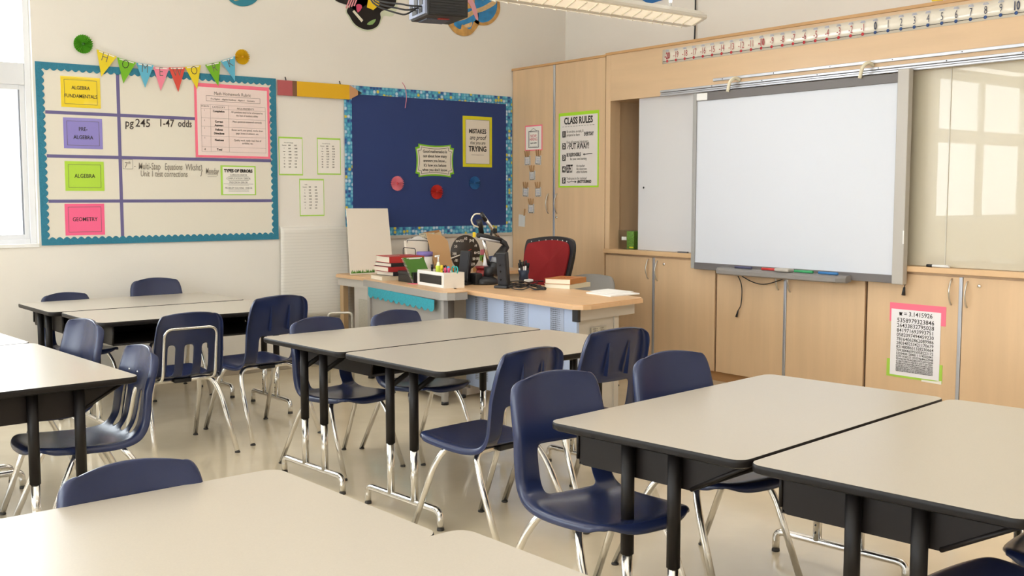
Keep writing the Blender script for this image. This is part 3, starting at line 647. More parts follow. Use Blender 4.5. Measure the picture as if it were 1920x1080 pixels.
# mistakes poster
a0, b1 = bp(866, 217); a1, b0 = bp(921, 314); ac = (a0+a1)/2
t = wall_thing('poster', 'tall poster with yellow edge reading Mistakes are proof that you are trying', 'poster', ac, b0)
obj('backing', sheet(bmesh.new(), a0, a1, b0, b1, .0125, .014), mat('yellow_green_card', 'D9D01C', .7), t)
obj('sheet', sheet(bmesh.new(), a0+.032, a1-.030, b0+.03, b1-.032, .014, .015), mat('poster_cream', 'E4DACB', .7), t)
obj('rule', frame_rules(bmesh.new(), a0+.034, a1-.032, b0+.032, b1-.034, .003, d=.0155), M_INKG, t)
D2 = .0158
obj('lettering', lines([('MISTAKES', ac, b1-.145, .058, dict(xs=.82, bold=.0016)), ('are proof', ac, b1-.205, .062, dict(xs=.8, shear=.3, bold=.0004)), ('that you are', ac, b1-.255, .046, dict(xs=.8, shear=.3, bold=.0002)), ('TRYING', ac, b1-.315, .070, dict(xs=.85, bold=.0022))], d=D2), M_INK, t)
obj('flourish', rules(bmesh.new(), [(ac-.075, b1-.37, ac+.075, b1-.37), (ac-.015, b1-.371, ac+.015, b1-.371)], .003, d=D2), M_INKG, t)
# good mathematics plaque
a0, b1 = bp(777, 269); a1, b0 = bp(850, 333); ac = (a0+a1)/2; bc = (b0+b1)/2
def plaque(ox, oy, W_, H_):
    w2, h2 = W_/2, H_/2; n = .035; cv = .014; pts = []
    def side(p, q, nx, ny, k=8):
        for i in range(k+1):
            s = i/k; o_ = cv*4*s*(1-s); pts.append((p[0]+(q[0]-p[0])*s+nx*o_, p[1]+(q[1]-p[1])*s+ny*o_))
    side((-w2+n, -h2), (w2-n, -h2), 0, 1); pts.append((w2-n, -h2+n*.8)); side((w2, -h2+n), (w2, h2-n), -1, 0); pts.append((w2-n, h2-n*.8))
    side((w2-n, h2), (-w2+n, h2), 0, -1); pts.append((-w2+n, h2-n*.8)); side((-w2, h2-n), (-w2, -h2+n), 1, 0); pts.append((-w2+n, -h2+n*.8))
    return [(ox+x, oy+y) for x, y in pts]
t = wall_thing('poster', 'scalloped plaque with green edge and a good mathematics quote', 'poster', ac, b0)
obj('backing', quad(bmesh.new(), plaque(ac, bc, a1-a0, b1-b0), .0125, .014), mat('green_card', '7DBE1E', .7), t)
obj('sheet', quad(bmesh.new(), plaque(ac, bc, a1-a0-.03, b1-b0-.03), .014, .015), mat('poster_cream', 'E4DACB', .7), t)
pp = plaque(ac, bc, a1-a0-.062, b1-b0-.062)
obj('rule', rules(bmesh.new(), [(*pp[i], *pp[(i+1) % len(pp)]) for i in range(len(pp))], .004, d=.0158), M_INK, t)
obj('lettering', lines([(s, ac, bc+.085-.043*i, .038, dict(xs=.83, bold=.0006)) for i, s in enumerate(['Good mathematics is', 'not about how many', 'answers you know...', "It's how you behave", "when you don't know."])], d=.0160), M_INK, t)
# schedule sheets
def sched(label, p0, p1, rows, head):
    a0, b1 = bp(*p0); a1, b0 = bp(*p1)
    t = wall_thing('schedule_sheet', label, 'schedule', (a0+a1)/2, b0, group='bell schedules between the boards')
    obj('backing', sheet(bmesh.new(), a0, a1, b0, b1, .0005, .002), M_LIME, t)
    obj('sheet', sheet(bmesh.new(), a0+.006, a1-.006, b0+.012, b1-.014, .002, .003), M_PAPER, t)
    e = [(head, a0+.05, b1-.05, .011, dict(al='LEFT', xs=.9))]
    H_ = b1-b0-.1
    for i, r_ in enumerate(rows):
        z_ = b1-.072-i*H_/len(rows)*.93
        for x_, s in zip((.05, .088, .145), r_): e.append((s, a0+x_, z_, .0165 if x_ > .06 or len(s) < 3 else .011, dict(xs=.75, al='LEFT' if x_ > .06 else 'CENTER', bold=.0003)))
    obj('lettering', lines(e, d=.0038), M_INKG, t)
r1 = [('Homeroom', '8:00', '8:35'), ('1', '8:40', '10:00'), ('Break', '10:00', '10:10'), ('3', '10:10', '11:30'), ('Lunch', '11:30', '12:10'), ('5', '12:10', '1:30'), ('7A', '1:35', '2:30'), ('7B', '2:30', '3:30')]
r2 = [('Homeroom', '8:00', '8:35'), ('2', '8:40', '10:00'), ('Break', '10:00', '10:10'), ('4', '10:10', '11:30'), ('Lunch', '11:30', '12:10'), ('6A', '12:10', '1:00'), ('6B', '1:05', '1:50'), ('8A', '1:55', '2:40'), ('8B', '2:45', '3:30')]
r3 = [('Homeroom', '8:00', '8:35'), ('3', '8:40', '9:40'), ('2', '9:45', '10:45'), ('Break', '10:45', '10:55'), ('3', '10:55', '11:55'), ('Lunch', '11:55', '12:35'), ('1', '12:35', '1:35'), ('4', '1:40', '2:50')]
sched('lime-edged bell schedule sheet, left of the upper two', (522, 256), (568, 329), r1, 'Mon and Wednesday')
sched('lime-edged bell schedule sheet, right of the upper two beside the navy board', (594, 258), (639, 328), r2, 'Tues and Thursday')
sched('lime-edged bell schedule sheet, lowest of three above the big paper pad', (561, 335), (608, 405), r3, 'Friday')
# big ruled chart paper
t = wall_thing('chart_paper', 'large blank ruled chart paper sheet hanging below the schedules', 'chart paper', 4.3, .42)
bm = bmesh.new(); N = 16; G = []
for i in range(N+1):
    row = []
    for j in range(N+1):
        s, q = i/N, j/N; a = 3.985+(4.668-3.985)*s+.015*(1-q)*(1-s); b = 1.236-q*.80+.012*s-.03*q*(s-.5)
        if s > .9 and q < .1: b -= .02
        row.append(bm.verts.new(F_BACK @ Vector((a, b, .02+.006*math.sin(s*5+q*3)+.018*q*s+(.02*q*(s > .95))))))
    G.append(row)
for i in range(N):
    for j in range(N): bm.faces.new((G[i][j], G[i+1][j], G[i+1][j+1], G[i][j+1]))
def ruled():
    m = bpy.data.materials.new('ruled_paper'); m.use_nodes = True; nt = m.node_tree; b = nt.nodes['Principled BSDF']; b.inputs['Roughness'].default_value = .85
    tc = nt.nodes.new('ShaderNodeTexCoord'); wv = nt.nodes.new('ShaderNodeTexWave'); wv.bands_direction = 'Z'; wv.inputs['Scale'].default_value = 12; wv.inputs['Distortion'].default_value = 0
    r = nt.nodes.new('ShaderNodeValToRGB'); r.color_ramp.elements[0].color = (*lin('DBD6CC'), 1); r.color_ramp.elements[1].position = .12; r.color_ramp.elements[1].color = (*lin('E6E1D7'), 1)
    nt.links.new(tc.outputs['Object'], wv.inputs['Vector']); nt.links.new(wv.outputs['Fac'], r.inputs[0]); nt.links.new(r.outputs[0], b.inputs['Base Color']); return m
o = obj('sheet', bm, ruled(), t, smooth=True); md = o.modifiers.new('s', 'SOLIDIFY'); md.thickness = .003
obj('top_binding', sheet(bmesh.new(), 4.0, 4.655, 1.225, 1.243, .001, .014), M_PAPER, t)
# butterflies
def outline(pts, n=5):
    P = [Vector((*p, 0)) for p in pts]; m = len(P); out = []
    for i in range(m):
        a, b, c, d = P[i-1], P[i], P[(i+1) % m], P[(i+2) % m]
        for k in range(n):
            t_ = k/n; q = .5*((2*b)+(c-a)*t_+(2*a-5*b+4*c-d)*t_*t_+(3*b-a-3*c+d)*t_**3); out.append((q.x, q.y))
    return out
def shape(px, n=5, d0=.004, d1=.008): return quad(bmesh.new(), outline([bp(*p) for p in px], n)[::-1], d0, d1)
t = wall_thing('paper_butterfly', 'black paper butterfly with coloured patches behind the projector', 'paper butterfly', 4.95, 3.0)
obj('wing', shape([(672, 18), (652, 10), (625, -2), (605, -40), (640, -80), (700, -70), (712, -20)]), M_DARK, t)
obj('wing', shape([(652, 15), (656, 32), (668, 48), (688, 56), (706, 50), (713, 35), (714, 22), (740, 10), (735, -20), (690, -20)]), M_DARK, t)
obj('wing_edge', shape([(650, 14), (654, 33), (667, 50), (688, 59), (708, 52), (716, 36), (720, 30), (732, 31), (738, 28), (745, 10), (735, -20), (690, -20)], d0=.002, d1=.004), mat('pale_green_edge', 'D4D9BE', .7), t)
obj('patch', shape([(687, 14), (699, 19), (712, 8), (704, -6), (690, -4)], 1, .008, .0095), mat('patch_yellow', 'F0C818', .7), t)
obj('patch', shape([(667, 10), (674, 8), (678, 14), (670, 24)], 2, .008, .0095), mat('patch_magenta', 'D24A6E', .7), t, label='magenta patch')
obj('patch', quad(bmesh.new(), [bp(660, 22), bp(663, 19), bp(680, 38), bp(677, 42)][::-1], .008, .0095), mat('patch_cream', 'E8DFCB', .7), t, label='cream strip')
obj('patch', shape([(687, 46), (693, 40), (704, 36), (698, 46)], 2, .008, .0095), mat('patch_green', '8CAE6A', .7), t, label='green scribbled patch')
bm = bmesh.new()
for k in range(4):
    c0 = bp(648+k*5, 16-k*1.5); c1 = bp(660+k*5, -16-k*1.5); rules(bm, [(*c0, *c1)], .012, d=.009)
obj('stripes', bm, mat('stripe_pink', 'E89AA0', .7), t)
t = wall_thing('paper_butterfly', 'blue and gold painted paper butterfly right of the projector', 'paper butterfly', 6.1, 3.05)
M_BGOLD = mat('butterfly_gold', 'D09F58', .7, var=.3, vscale=14); M_BBLUE = mat('butterfly_blue', '2E86C0', .6, var=.3, vscale=20); M_BTAN = mat('butterfly_tan', 'D9B684', .7, var=.2, vscale=30)
obj('wing', shape([(840, 38), (846, 55), (860, 66), (877, 67), (889, 58), (898, 40), (890, 10), (860, 5)]), M_BGOLD, t)
obj('wing', shape([(888, 40), (905, 48), (922, 43), (935, 26), (936, 5), (925, -25), (890, -20), (885, 10)]), M_BGOLD, t)
obj('wing_patch', shape([(850, 46), (862, 55), (866, 46), (880, 55), (888, 40), (897, 34), (890, 16), (868, 20), (856, 34)], 4, .008, .0095), M_BBLUE, t)
obj('wing_patch', shape([(897, 40), (912, 41), (924, 32), (931, 14), (926, -8), (893, -10), (890, 16)], 4, .008, .0095), M_BBLUE, t)
obj('swirl', shape([(856, 40), (872, 36), (890, 26), (908, 20), (928, 8), (926, 0), (905, 12), (888, 18), (870, 27), (858, 34)], 4, .0095, .011), M_BTAN, t)
obj('swirl', shape([(868, 48), (874, 52), (882, 50), (884, 42), (877, 44)], 4, .0095, .011), M_BTAN, t)
obj('body', shape([(875, -10), (886, 2), (893, 22), (895, 38), (890, 34), (882, 14), (874, 0)], 3, .0095, .014), mat('butterfly_pink', 'E2A2A8', .7), t)
t = wall_thing('paper_shape', 'rounded teal paper cut-out at the top edge above the homework board', 'wall decoration', 3.7, 3.04)
obj('sheet', shape([(427, -8), (436, 6), (455, 12), (474, 7), (484, -8), (470, -40), (440, -40)]), mat('teal_paper', '2F8398', .7, var=.1), t)
obj('swirl', shape([(440, 2), (452, -2), (466, -14), (462, -16), (448, -6), (438, -2)], 3, .008, .0095), M_BTAN, t)
# hanging blue shape + yellow note on header
q = [atx(1200, 0, XB-.02), atx(1220, 8, XB-.02), atx(1241, 1, XB-.02)]
t = thing('paper_shape', 'blue paper point hanging at the top edge above the pendant light', 'wall decoration', q[1])
def xp(u, v): p = atx(u, v, XB-.003); return (-p.y, p.z)
F_XB = F_CAB.copy(); F_XB[0][3] = XB-.001
obj('sheet', quad(bmesh.new(), [xp(1192, -8), xp(1217, 8), xp(1243, 0), xp(1250, -40), xp(1200, -40)], .002, .006, F_XB), mat('blue_paper', '2E6FB0', .7), t)
q = cp(1750, 3)
F_TOP = F_XB
t = thing('paper_note', 'yellow paper corner on the wall above the number line', 'note', (XB-.01, -xp(1750, 0)[0], xp(1750, 2)[1]))
obj('sheet', quad(bmesh.new(), [xp(1738, -30), xp(1748, 3), xp(1768, 1), xp(1775, -30)], .002, .006, F_XB), mat('card_yellow', 'F2D420', .5), t)
# ---- on the cupboard doors
a0, b1 = cp(1048, 213); a1, b0 = cp(1122.5, 351); ac = (a0+a1)/2; W_ = a1-a0; H_ = b1-b0; X_ = lambda f: a0+W_*f; Z_ = lambda f: b1-H_*f
t = wall_thing('poster', 'Class Rules poster with five numbered rules on lime backing', 'poster', ac, b0, F_CAB)
obj('backing', sheet(bmesh.new(), a0, a1, b0, b1, .001, .0025, F_CAB), mat('lime_bright', 'A8DA2A', .7), t)
obj('sheet', sheet(bmesh.new(), a0+.022, a1-.016, b0+.015, b1-.03, .0025, .0035, F_CAB), mat('poster_grey', 'E2DAD2', .7), t)
D2 = .0043
obj('heading', lines([('CLASS RULES', X_(.5), Z_(.115), .086, dict(xs=.80, bold=.0028))], F_CAB, D2), M_INK, t)
K = dict(al='LEFT', xs=.72); KB = dict(al='LEFT', xs=.62, bold=.0014); E_ = []; E2 = []
ys = [.285, .445, .60, .755, .905]; bm = bmesh.new(); nums = []
for k, f in enumerate(ys):
    sheet(bm, X_(.10), X_(.185), Z_(f+.042), Z_(f-.042), .0035, .0043, F_CAB); nums.append((str(k+1), X_(.143), Z_(f), .058, dict(xs=.8, bold=.0014)))
obj('number_block', bm, M_INK, t); obj('block_numeral', lines(nums, F_CAB, .005), M_PAPER, t)
E_ = [('Be on-time, on-task, &', X_(.21), Z_(.255), .036, K), ('prepared to learn', X_(.21), Z_(.30), .036, K), ('Keep all personal electronics', X_(.21), Z_(.395), .036, K), ('for your own learning', X_(.30), Z_(.62), .036, K),
      ('the teacher', X_(.46), Z_(.715), .035, K), ('the classroom', X_(.46), Z_(.755), .035, K), ('other students', X_(.46), Z_(.795), .035, K), ('Trash goes in the trashcan!', X_(.21), Z_(.88), .036, K)]
obj('lettering', lines(E_, F_CAB, D2), M_INKG, t)
obj('bold_lettering', lines([('EVERYDAY', X_(.645), Z_(.30), .048, dict(al='LEFT', xs=.56, bold=.0014)), ('PUT AWAY!', X_(.28), Z_(.455), .078, dict(al='LEFT', xs=.66, bold=.0016)), ('BE RESPONSIBLE', X_(.21), Z_(.565), .046, dict(al='LEFT', xs=.6, bold=.0014)),
      ('RESPECT', X_(.205), Z_(.755), .105, dict(al='LEFT', xs=.22, bold=.0024)), ('#NOTYOURMAID', X_(.49), Z_(.925), .036, dict(al='LEFT', xs=.66, bold=.0014))], F_CAB, D2), M_INK, t, label='bold black lettering')
bm = rules(bmesh.new(), [(X_(.1+i*.068), Z_(.185), X_(.145+i*.068), Z_(.185)) for i in range(12)], .003, F_CAB, D2)
rules(bm, [(X_(.63), Z_(.565), X_(.85), Z_(.56)), (X_(.63), Z_(.565), X_(.66), Z_(.553)), (X_(.63), Z_(.565), X_(.66), Z_(.577)), (X_(.22), Z_(.48), X_(.27), Z_(.43)), (X_(.22), Z_(.92), X_(.27), Z_(.93)), (X_(.27), Z_(.93), X_(.33), Z_(.92)), (X_(.33), Z_(.92), X_(.46), Z_(.925)), (X_(.46), Z_(.925), X_(.42), Z_(.912)), (X_(.46), Z_(.925), X_(.42), Z_(.938))], .006, F_CAB, D2)
obj('arrow', bm, M_INK, t)
a0, b1 = cp(985, 236); a1, b0 = cp(1017, 281.5); ac = (a0+a1)/2; W_ = a1-a0; H_ = b1-b0; X_ = lambda f: a0+W_*f; Z_ = lambda f: b1-H_*f
t = wall_thing('poster', 'small Now Hiring sign with pink edge on the far cupboard door', 'poster', ac, b0, F_CAB)
obj('backing', sheet(bmesh.new(), a0, a1, b0, b1, .001, .0025, F_CAB), M_PINK, t); obj('sheet', sheet(bmesh.new(), a0+.012, a1-.012, b0+.01, b1-.012, .0025, .0035, F_CAB), M_PAPER, t)
obj('lettering', lines([('NOW', ac, Z_(.43), .042, dict(xs=.85)), ('HIRING', ac, Z_(.56), .042, dict(xs=.85))], F_CAB, D2), mat('hiring_red', 'CE5560', .6), t)
bm = frame_rules(bmesh.new(), X_(.22), X_(.80), Z_(.88), Z_(.24), .006, F_CAB, D2); frame_rules(bm, X_(.27), X_(.75), Z_(.84), Z_(.28), .002, F_CAB, D2); rules(bm, [(X_(.3), Z_(.24), X_(.5), Z_(.12)), (X_(.5), Z_(.12), X_(.7), Z_(.24))], .003, F_CAB, D2)
text_bm(bm, 'inquire within', ac, Z_(.70), .022, F_CAB, D2, .8, shear=.3)
obj('sign_frame', bm, M_INK, t)
M_PEG = mat('peg_wood', 'BC9264', .6); M_TAG = mat('tag_paper', 'D7D2CC', .7, var=.15, vscale=90)
tl = ['upper left under the hiring sign', 'upper right under the hiring sign', 'alone in the second row', 'left of the third row', 'right of the third row', 'alone and lowest, above the white note']
for k, (u, v) in enumerate(((989.5, 301), (1009.5, 300), (998.5, 329), (986, 360), (1009.5, 360), (996.5, 391))):
    a, b = cp(u, v); t = wall_thing('job_tag', 'patterned job tag with wooden pegs, '+tl[k], 'tag', a, b-.04, F_CAB, group='patterned job tags on the cupboard door')
    R_ = Matrix.Rotation(math.radians((2, -6, 1, -3, 2, 0)[k]), 4, 'Z')
    Fm = F_CAB @ TM(a, b, 0) @ R_
    obj('card', sheet(bmesh.new(), -.046, .046, -.045, .045, .002, .005, Fm), M_TAG, t)
    bm = bmesh.new()
    for (s0, s1, q0, q1) in ((-.038, .038, -.038, -.034), (-.038, .038, .034, .038), (-.038, -.034, -.038, .038), (.034, .038, -.038, .038)): sheet(bm, s0, s1, q0, q1, .005, .0057, Fm)
    for s0 in (-.03, -.014, .002, .018):
        sheet(bm, s0, s0+.008, -.045, -.039, .005, .0057, Fm); sheet(bm, s0, s0+.008, .039, .045, .005, .0057, Fm)
    obj('tag_frame', bm, M_INKG, t)
    bm = bmesh.new(); rules(bm, [(-.022, .012, .022, .012), (-.022, -.004, .018, -.004), (-.018, -.018, .02, -.018)], .004, Fm, .006)
    obj('print', bm, mat('print_blue', '9DA6C4', .6), t)
    for s0, an in ((-.022, 14), (.000, 2), (.022, -12)):
        bm = BX(-.005, .005, 0, .062, .006, .014, bev=.002, M=Fm @ TM(s0, .036, 0) @ RM(an, 'Z')); obj('clothes_peg', bm, M_PEG, t)
a, b = cp(979, 413); t = wall_thing('paper_note', 'plain white note hung on the far cupboard door below the job tags', 'note', a, b-.06, F_CAB)
obj('sheet', sheet(bmesh.new(), -.05, .05, -.062, .055, .002, .005, F_CAB @ TM(a, b, 0) @ RM(-3, 'Z')), mat('note_white', 'D9D6D0', .6), t)
obj('clothes_peg', BX(.03, .042, .05, .12, .005, .015, bev=.002, M=F_CAB @ TM(a, b, 0) @ RM(-8, 'Z')), M_PEG, t)
# pi sheet
a0, b1 = -4.172, .772; a1, b0 = -3.757, .262
t = wall_thing('poster', 'sheet of pi digits with pink top and lime bottom edges on a low cupboard door', 'poster', (a0+a1)/2, b0, F_CAB)
sh = [cp(1672, 578), cp(1765, 587), cp(1761, 714), cp(1669, 701)]
s0, s1 = (sh[0][0]+sh[3][0])/2, (sh[1][0]+sh[2][0])/2; t1, t0 = (sh[0][1]+sh[1][1])/2, (sh[2][1]+sh[3][1])/2
bm = sheet(bmesh.new(), a0, a1, b1-.045, b1, .001, .0025, F_CAB); sheet(bm, a0, a0+.045, b1-.13, b1-.045, .001, .0025, F_CAB); sheet(bm, a1-.045, a1, b1-.13, b1-.045, .001, .0025, F_CAB)
obj('top_backing', bm, M_PINK, t)
bm = sheet(bmesh.new(), a0-.012, a1-.012, b0-.002, b0+.045, .001, .0025, F_CAB); sheet(bm, a0-.012, a0+.03, b0+.045, b0+.12, .001, .0025, F_CAB); sheet(bm, a1-.055, a1-.012, b0+.045, b0+.12, .001, .0025, F_CAB)
obj('bottom_backing', bm, mat('lime_deep', 'A9D04A', .7), t)
obj('torn_tape', quad(bmesh.new(), [(a1-.16, b0-.008), (a1-.015, b0-.010), (a1-.015, b0+.014), (a1-.06, b0+.006), (a1-.16, b0+.004)], .0026, .0036, F_CAB), M_PAPER, t)
obj('sheet', sheet(bmesh.new(), s0, s1, t0, t1, .0026, .0042, F_CAB), mat('pi_paper', 'ECE9EA', .6), t)
digs = '1415926535897932384626433832795028841971693993751058209749445923078164062862089986280348253421170679821480865132823066470938446095505822317253594081284811174502841027019385211055596446229489549303819644288109756659334461284756482337867831652712019091456485669234603486104543266482133936072602491412737245870066063155881748815209209628292540917153643678925903600113305305488204665213841469519415116094330572703657595919530921861173819326117931051185480744623799627495673518857527248912279381830119491298336733624406566430860213949463952247371907021798609437027705392171762931767523846748184676694051320005681271452635608277857713427577896091736371787214684409012249534301465495853710507922796892589235420199561121290219608640344181598136297747713099605187072113499999983729780499510597317328160963185950244594553469083026425223082533446850352619311881710100031378387528865875332083814206171776691473035982534904287554687311595628638823537875937519577818577805321712268066130019278766111959092164201989'
bm = bmesh.new(); z = t1-.03; Wd = s1-s0-.03; ac = (s0+s1)/2; k = 0; n_ = 7; first = True; size = .048
cnts = [7, 13, 14, 15, 16, 17, 18, 19, 21, 23, 26, 29, 32, 36, 40, 44, 48, 52, 56]
for i, c in enumerate(cnts):
    s = digs[k:k+c]; k += c
    if i == 0: s = '\u03c0 = 3.'+s
    size = Wd/(max(len(s), 8)*.56)*(1.0 if i else 1.02)
    text_bm(bm, s, ac, z, size*.92, F_CAB, .005, 1.0 if i else .96, bold=.0002); nxt = Wd/(cnts[min(i+1, len(cnts)-1)]*.56)
    z -= (size+nxt)/2*.80 if i else .046
    if z < t0+.012: break
obj('lettering', bm, M_INK, t)
# ================================================================ TEACHER AREA
ZD = .82
M_PERF = bpy.data.materials.new('perforated_metal'); M_PERF.use_nodes = True
def perf(m, base, hole, sc):
    nt = m.node_tree; b = nt.nodes['Principled BSDF']; b.inputs['Roughness'].default_value = .5
    tc = nt.nodes.new('ShaderNodeTexCoord'); mp = nt.nodes.new('ShaderNodeMapping'); mp.inputs['Scale'].default_value = (sc, sc, sc)
    vo = nt.nodes.new('ShaderNodeTexVoronoi'); vo.inputs['Randomness'].default_value = .08; vo.inputs['Scale'].default_value = 1
    r = nt.nodes.new('ShaderNodeValToRGB'); r.color_ramp.interpolation = 'LINEAR'
    r.color_ramp.elements[0].position = .34; r.color_ramp.elements[0].color = (*lin(hole), 1); r.color_ramp.elements[1].position = .46; r.color_ramp.elements[1].color = (*lin(base), 1)
    L = nt.links.new; L(tc.outputs['Object'], mp.inputs[0]); L(mp.outputs[0], vo.inputs['Vector']); L(vo.outputs['Distance'], r.inputs[0]); L(r.outputs[0], b.inputs['Base Color'])
perf(M_PERF, 'A9B2C6', '5A5D66', 75)
M_PERF2 = bpy.data.materials.new('perforated_grey'); M_PERF2.use_nodes = True; perf(M_PERF2, 'B9B3A4', '6A6458', 75)
M_BLUEP = mat('pale_blue_metal', 'B4C2DC', .45, .05)
# desk with pale blue panel
d1 = thing('teacher_desk', 'wood-topped teacher desk with pale blue front panel and grey perforated end', 'desk', (4.8, 5.8, 0))
top1 = [(4.36, 5.02), (4.40, 4.965), (4.46, 4.955), (5.03, 5.07), (5.07, 5.12), (5.20, 6.75), (4.66, 6.74), (4.455, 6.45)]
obj('desktop', PR(top1, ZD-.032, ZD, bev=.008), M_WOODTOP, d1)
def wallplate(bm, p, q, z0, z1, th=.02):
    v = Vector((q[0]-p[0], q[1]-p[1])); n = Vector((-v.y, v.x)).normalized()*th
    return prism(bm, [p, q, (q[0]+n.x, q[1]+n.y), (p[0]+n.x, p[1]+n.y)], z0, z1)
a, b = Vector((4.44, 5.07)), Vector((4.53, 6.42)); inv = -.02
obj('modesty_panel', wallplate(bmesh.new(), a, b, .10, ZD-.035, inv), M_BLUEP, d1)
bm = bmesh.new()
for f0, f1 in ((.10, .21), (.40, .62), (.78, .90)):
    p = a.lerp(b, f0); q = a.lerp(b, f1); wallplate(bm, (p.x, p.y), (q.x, q.y), .16, ZD-.05, .0025)
obj('perforated_strip', bm, M_PERF, d1)
obj('apron', wallplate(bmesh.new(), (4.42, 5.035), (5.02, 5.14), ZD-.11, ZD-.034, .03), M_GREYL, d1)
obj('apron_cap', BX(4.405, 4.43, 5.02, 5.075, ZD-.115, ZD-.034, bev=.003), M_BLACK, d1)
obj('end_panel', wallplate(bmesh.new(), (4.46, 5.075), (4.86, 5.15), .06, ZD-.11, .03), M_GREYL, d1)
obj('end_mesh', wallplate(bmesh.new(), (4.58, 5.09), (4.74, 5.12), .30, ZD-.17, -.004) , M_PERF2, d1)
obj('end_post', wallplate(bmesh.new(), (4.83, 5.135), (4.88, 5.145), .04, ZD-.10, .05), M_GREYL, d1)
obj('foot', wallplate(bmesh.new(), (4.44, 5.06), (5.05, 5.17), .02, .07, .06), M_GREYL, d1)
obj('foot', wallplate(bmesh.new(), (4.52, 6.40), (5.12, 6.46), .02, .07, .05), M_GREYL, d1)
obj('end_panel', wallplate(bmesh.new(), (4.56, 6.41), (5.0, 6.45), .06, ZD-.04, .03), M_GREYL, d1)
for x, y in ((4.48, 5.10), (5.02, 5.19), (4.50, 6.43), (5.08, 6.48)): obj('glide', LT([(0, 0), (.03, 0), (.028, .022), (0, .022)], 12, M=TM(x, y, 0)), M_BLACK, d1)
# desk with teal scalloped trim
d2 = thing('teacher_desk', 'grey metal desk stacked with books, teal scalloped paper along its edge', 'desk', (4.55, 6.95, 0))
top2 = [(4.372, 7.66), (4.200, 6.27), (4.225, 6.215), (4.28, 6.195), (4.40, 6.21), (4.445, 6.46), (4.65, 6.755), (4.97, 6.76), (5.02, 7.66)]
obj('desktop', PR(top2, ZD-.005, ZD, bev=.0), M_WOODTOP, d2)
def inset(poly, s, c): return [(c[0]+(x-c[0])*s, c[1]+(y-c[1])*s) for x, y in poly]
obj('edge_rail', PR([(x-.004 if x < 4.45 else x, y) for x, y in top2], ZD-.058, ZD-.0055, bev=.004), M_GREY, d2)
a, b = (4.245, 6.31), (4.40, 7.60)
obj('front_panel', wallplate(bmesh.new(), a, b, .05, ZD-.06, -.02), M_GREY, d2)
obj('corner_post', BX(4.225, 4.265, 6.265, 6.305, .02, ZD-.06, bev=.004), M_GREY, d2)
obj('corner_post', BX(4.375, 4.415, 7.57, 7.61, .02, ZD-.06, bev=.004), M_GREY, d2)
obj('end_panel', wallplate(bmesh.new(), (4.265, 6.30), (4.44, 6.47), .05, ZD-.06, -.015), mat('end_panel_brown', '8F8475', .6), d2)
obj('end_panel', wallplate(bmesh.new(), (4.44, 6.50), (4.60, 6.73), .05, ZD-.06, -.015), mat('end_panel_brown', '8F8475', .6), d2)
obj('rear_panel', BX(4.42, 4.95, 7.58, 7.60, .05, ZD-.06), M_GREY, d2)
obj('rear_leg', BX(4.92, 4.96, 7.54, 7.58, 0, ZD-.06), M_GREY, d2); obj('rear_leg', BX(4.90, 4.94, 6.78, 6.82, 0, ZD-.06), M_GREY, d2)
for x, y in ((4.245, 6.285), (4.395, 7.59)): obj('glide', LT([(0, 0), (.028, 0), (.026, .022), (0, .022)], 12, M=TM(x, y, 0)), M_BLACK, d2)
# teal scalloped paper strip
bm = bmesh.new(); p, q = Vector((4.213, 6.36)), Vector((4.362, 7.56)); n = 100; pv = None
for i in range(n+1):
    f = i/n; v = p.lerp(q, f); dz = .025*abs(math.sin(PI*12*f)) ; t0_ = ZD-.055-.03*(1-f)*.3; cur = [bm.verts.new((v.x-.004, v.y, t0_)), bm.verts.new((v.x-.006, v.y, t0_-.065-dz))]
    if pv: bm.faces.new((pv[0], cur[0], cur[1], pv[1]))
    pv = cur
o = single('paper_trim', bm, mat('teal_trim', '2E9AA8', .7, var=.2, vscale=80), 'teal scalloped paper strip hanging from the grey desk edge', 'paper trim'); md = o.modifiers.new('s', 'SOLIDIFY'); md.thickness = .0015
# desk along the back wall
d3 = thing('teacher_desk', 'wood-topped desk along the back wall with white card and folders on it', 'desk', (5.4, 8.0, 0))
obj('desktop', PR([(4.47, 7.70), (4.50, 7.68), (6.2, 7.68), (6.2, 8.36), (4.53, 8.36), (4.47, 8.32)], ZD-.03, ZD, bev=.006), M_WOODTOP, d3)
obj('apron', BX(4.53, 6.18, 7.74, 7.77, ZD-.11, ZD-.03), M_GREYL, d3)
obj('end_apron', BX(4.50, 4.53, 7.72, 8.34, ZD-.10, ZD-.03), M_GREYL, d3)
obj('end_panel', BX(4.53, 4.56, 7.74, 8.10, .02, ZD-.10), M_GREYL, d3); obj('end_mesh', BX(4.526, 4.53, 7.82, 8.02, .2, ZD-.2), M_PERF2, d3)
obj('end_post', BX(4.52, 4.57, 8.28, 8.34, .0, ZD-.10, bev=.003), mat('post_tan', 'BFA078', .5), d3)
obj('end_panel', BX(6.14, 6.17, 7.74, 8.3, .0, ZD-.03), M_GREYL, d3)
# metal hoop beside desk (paper stand leg)
h0, h1 = aty(620, 588, 7.56), aty(656, 603, 7.56); h0.z = h1.z = h0.z
bm = TB(rounded([(h0.x, 7.60, 0), (h0.x, 7.60, h0.z), (h1.x, 7.52, h0.z), (h1.x, 7.52, 0)], .035), .011, 8)
single('metal_hoop', bm, M_NICKEL, 'bent grey tube standing beside the teacher desks under the chart paper', 'stand')
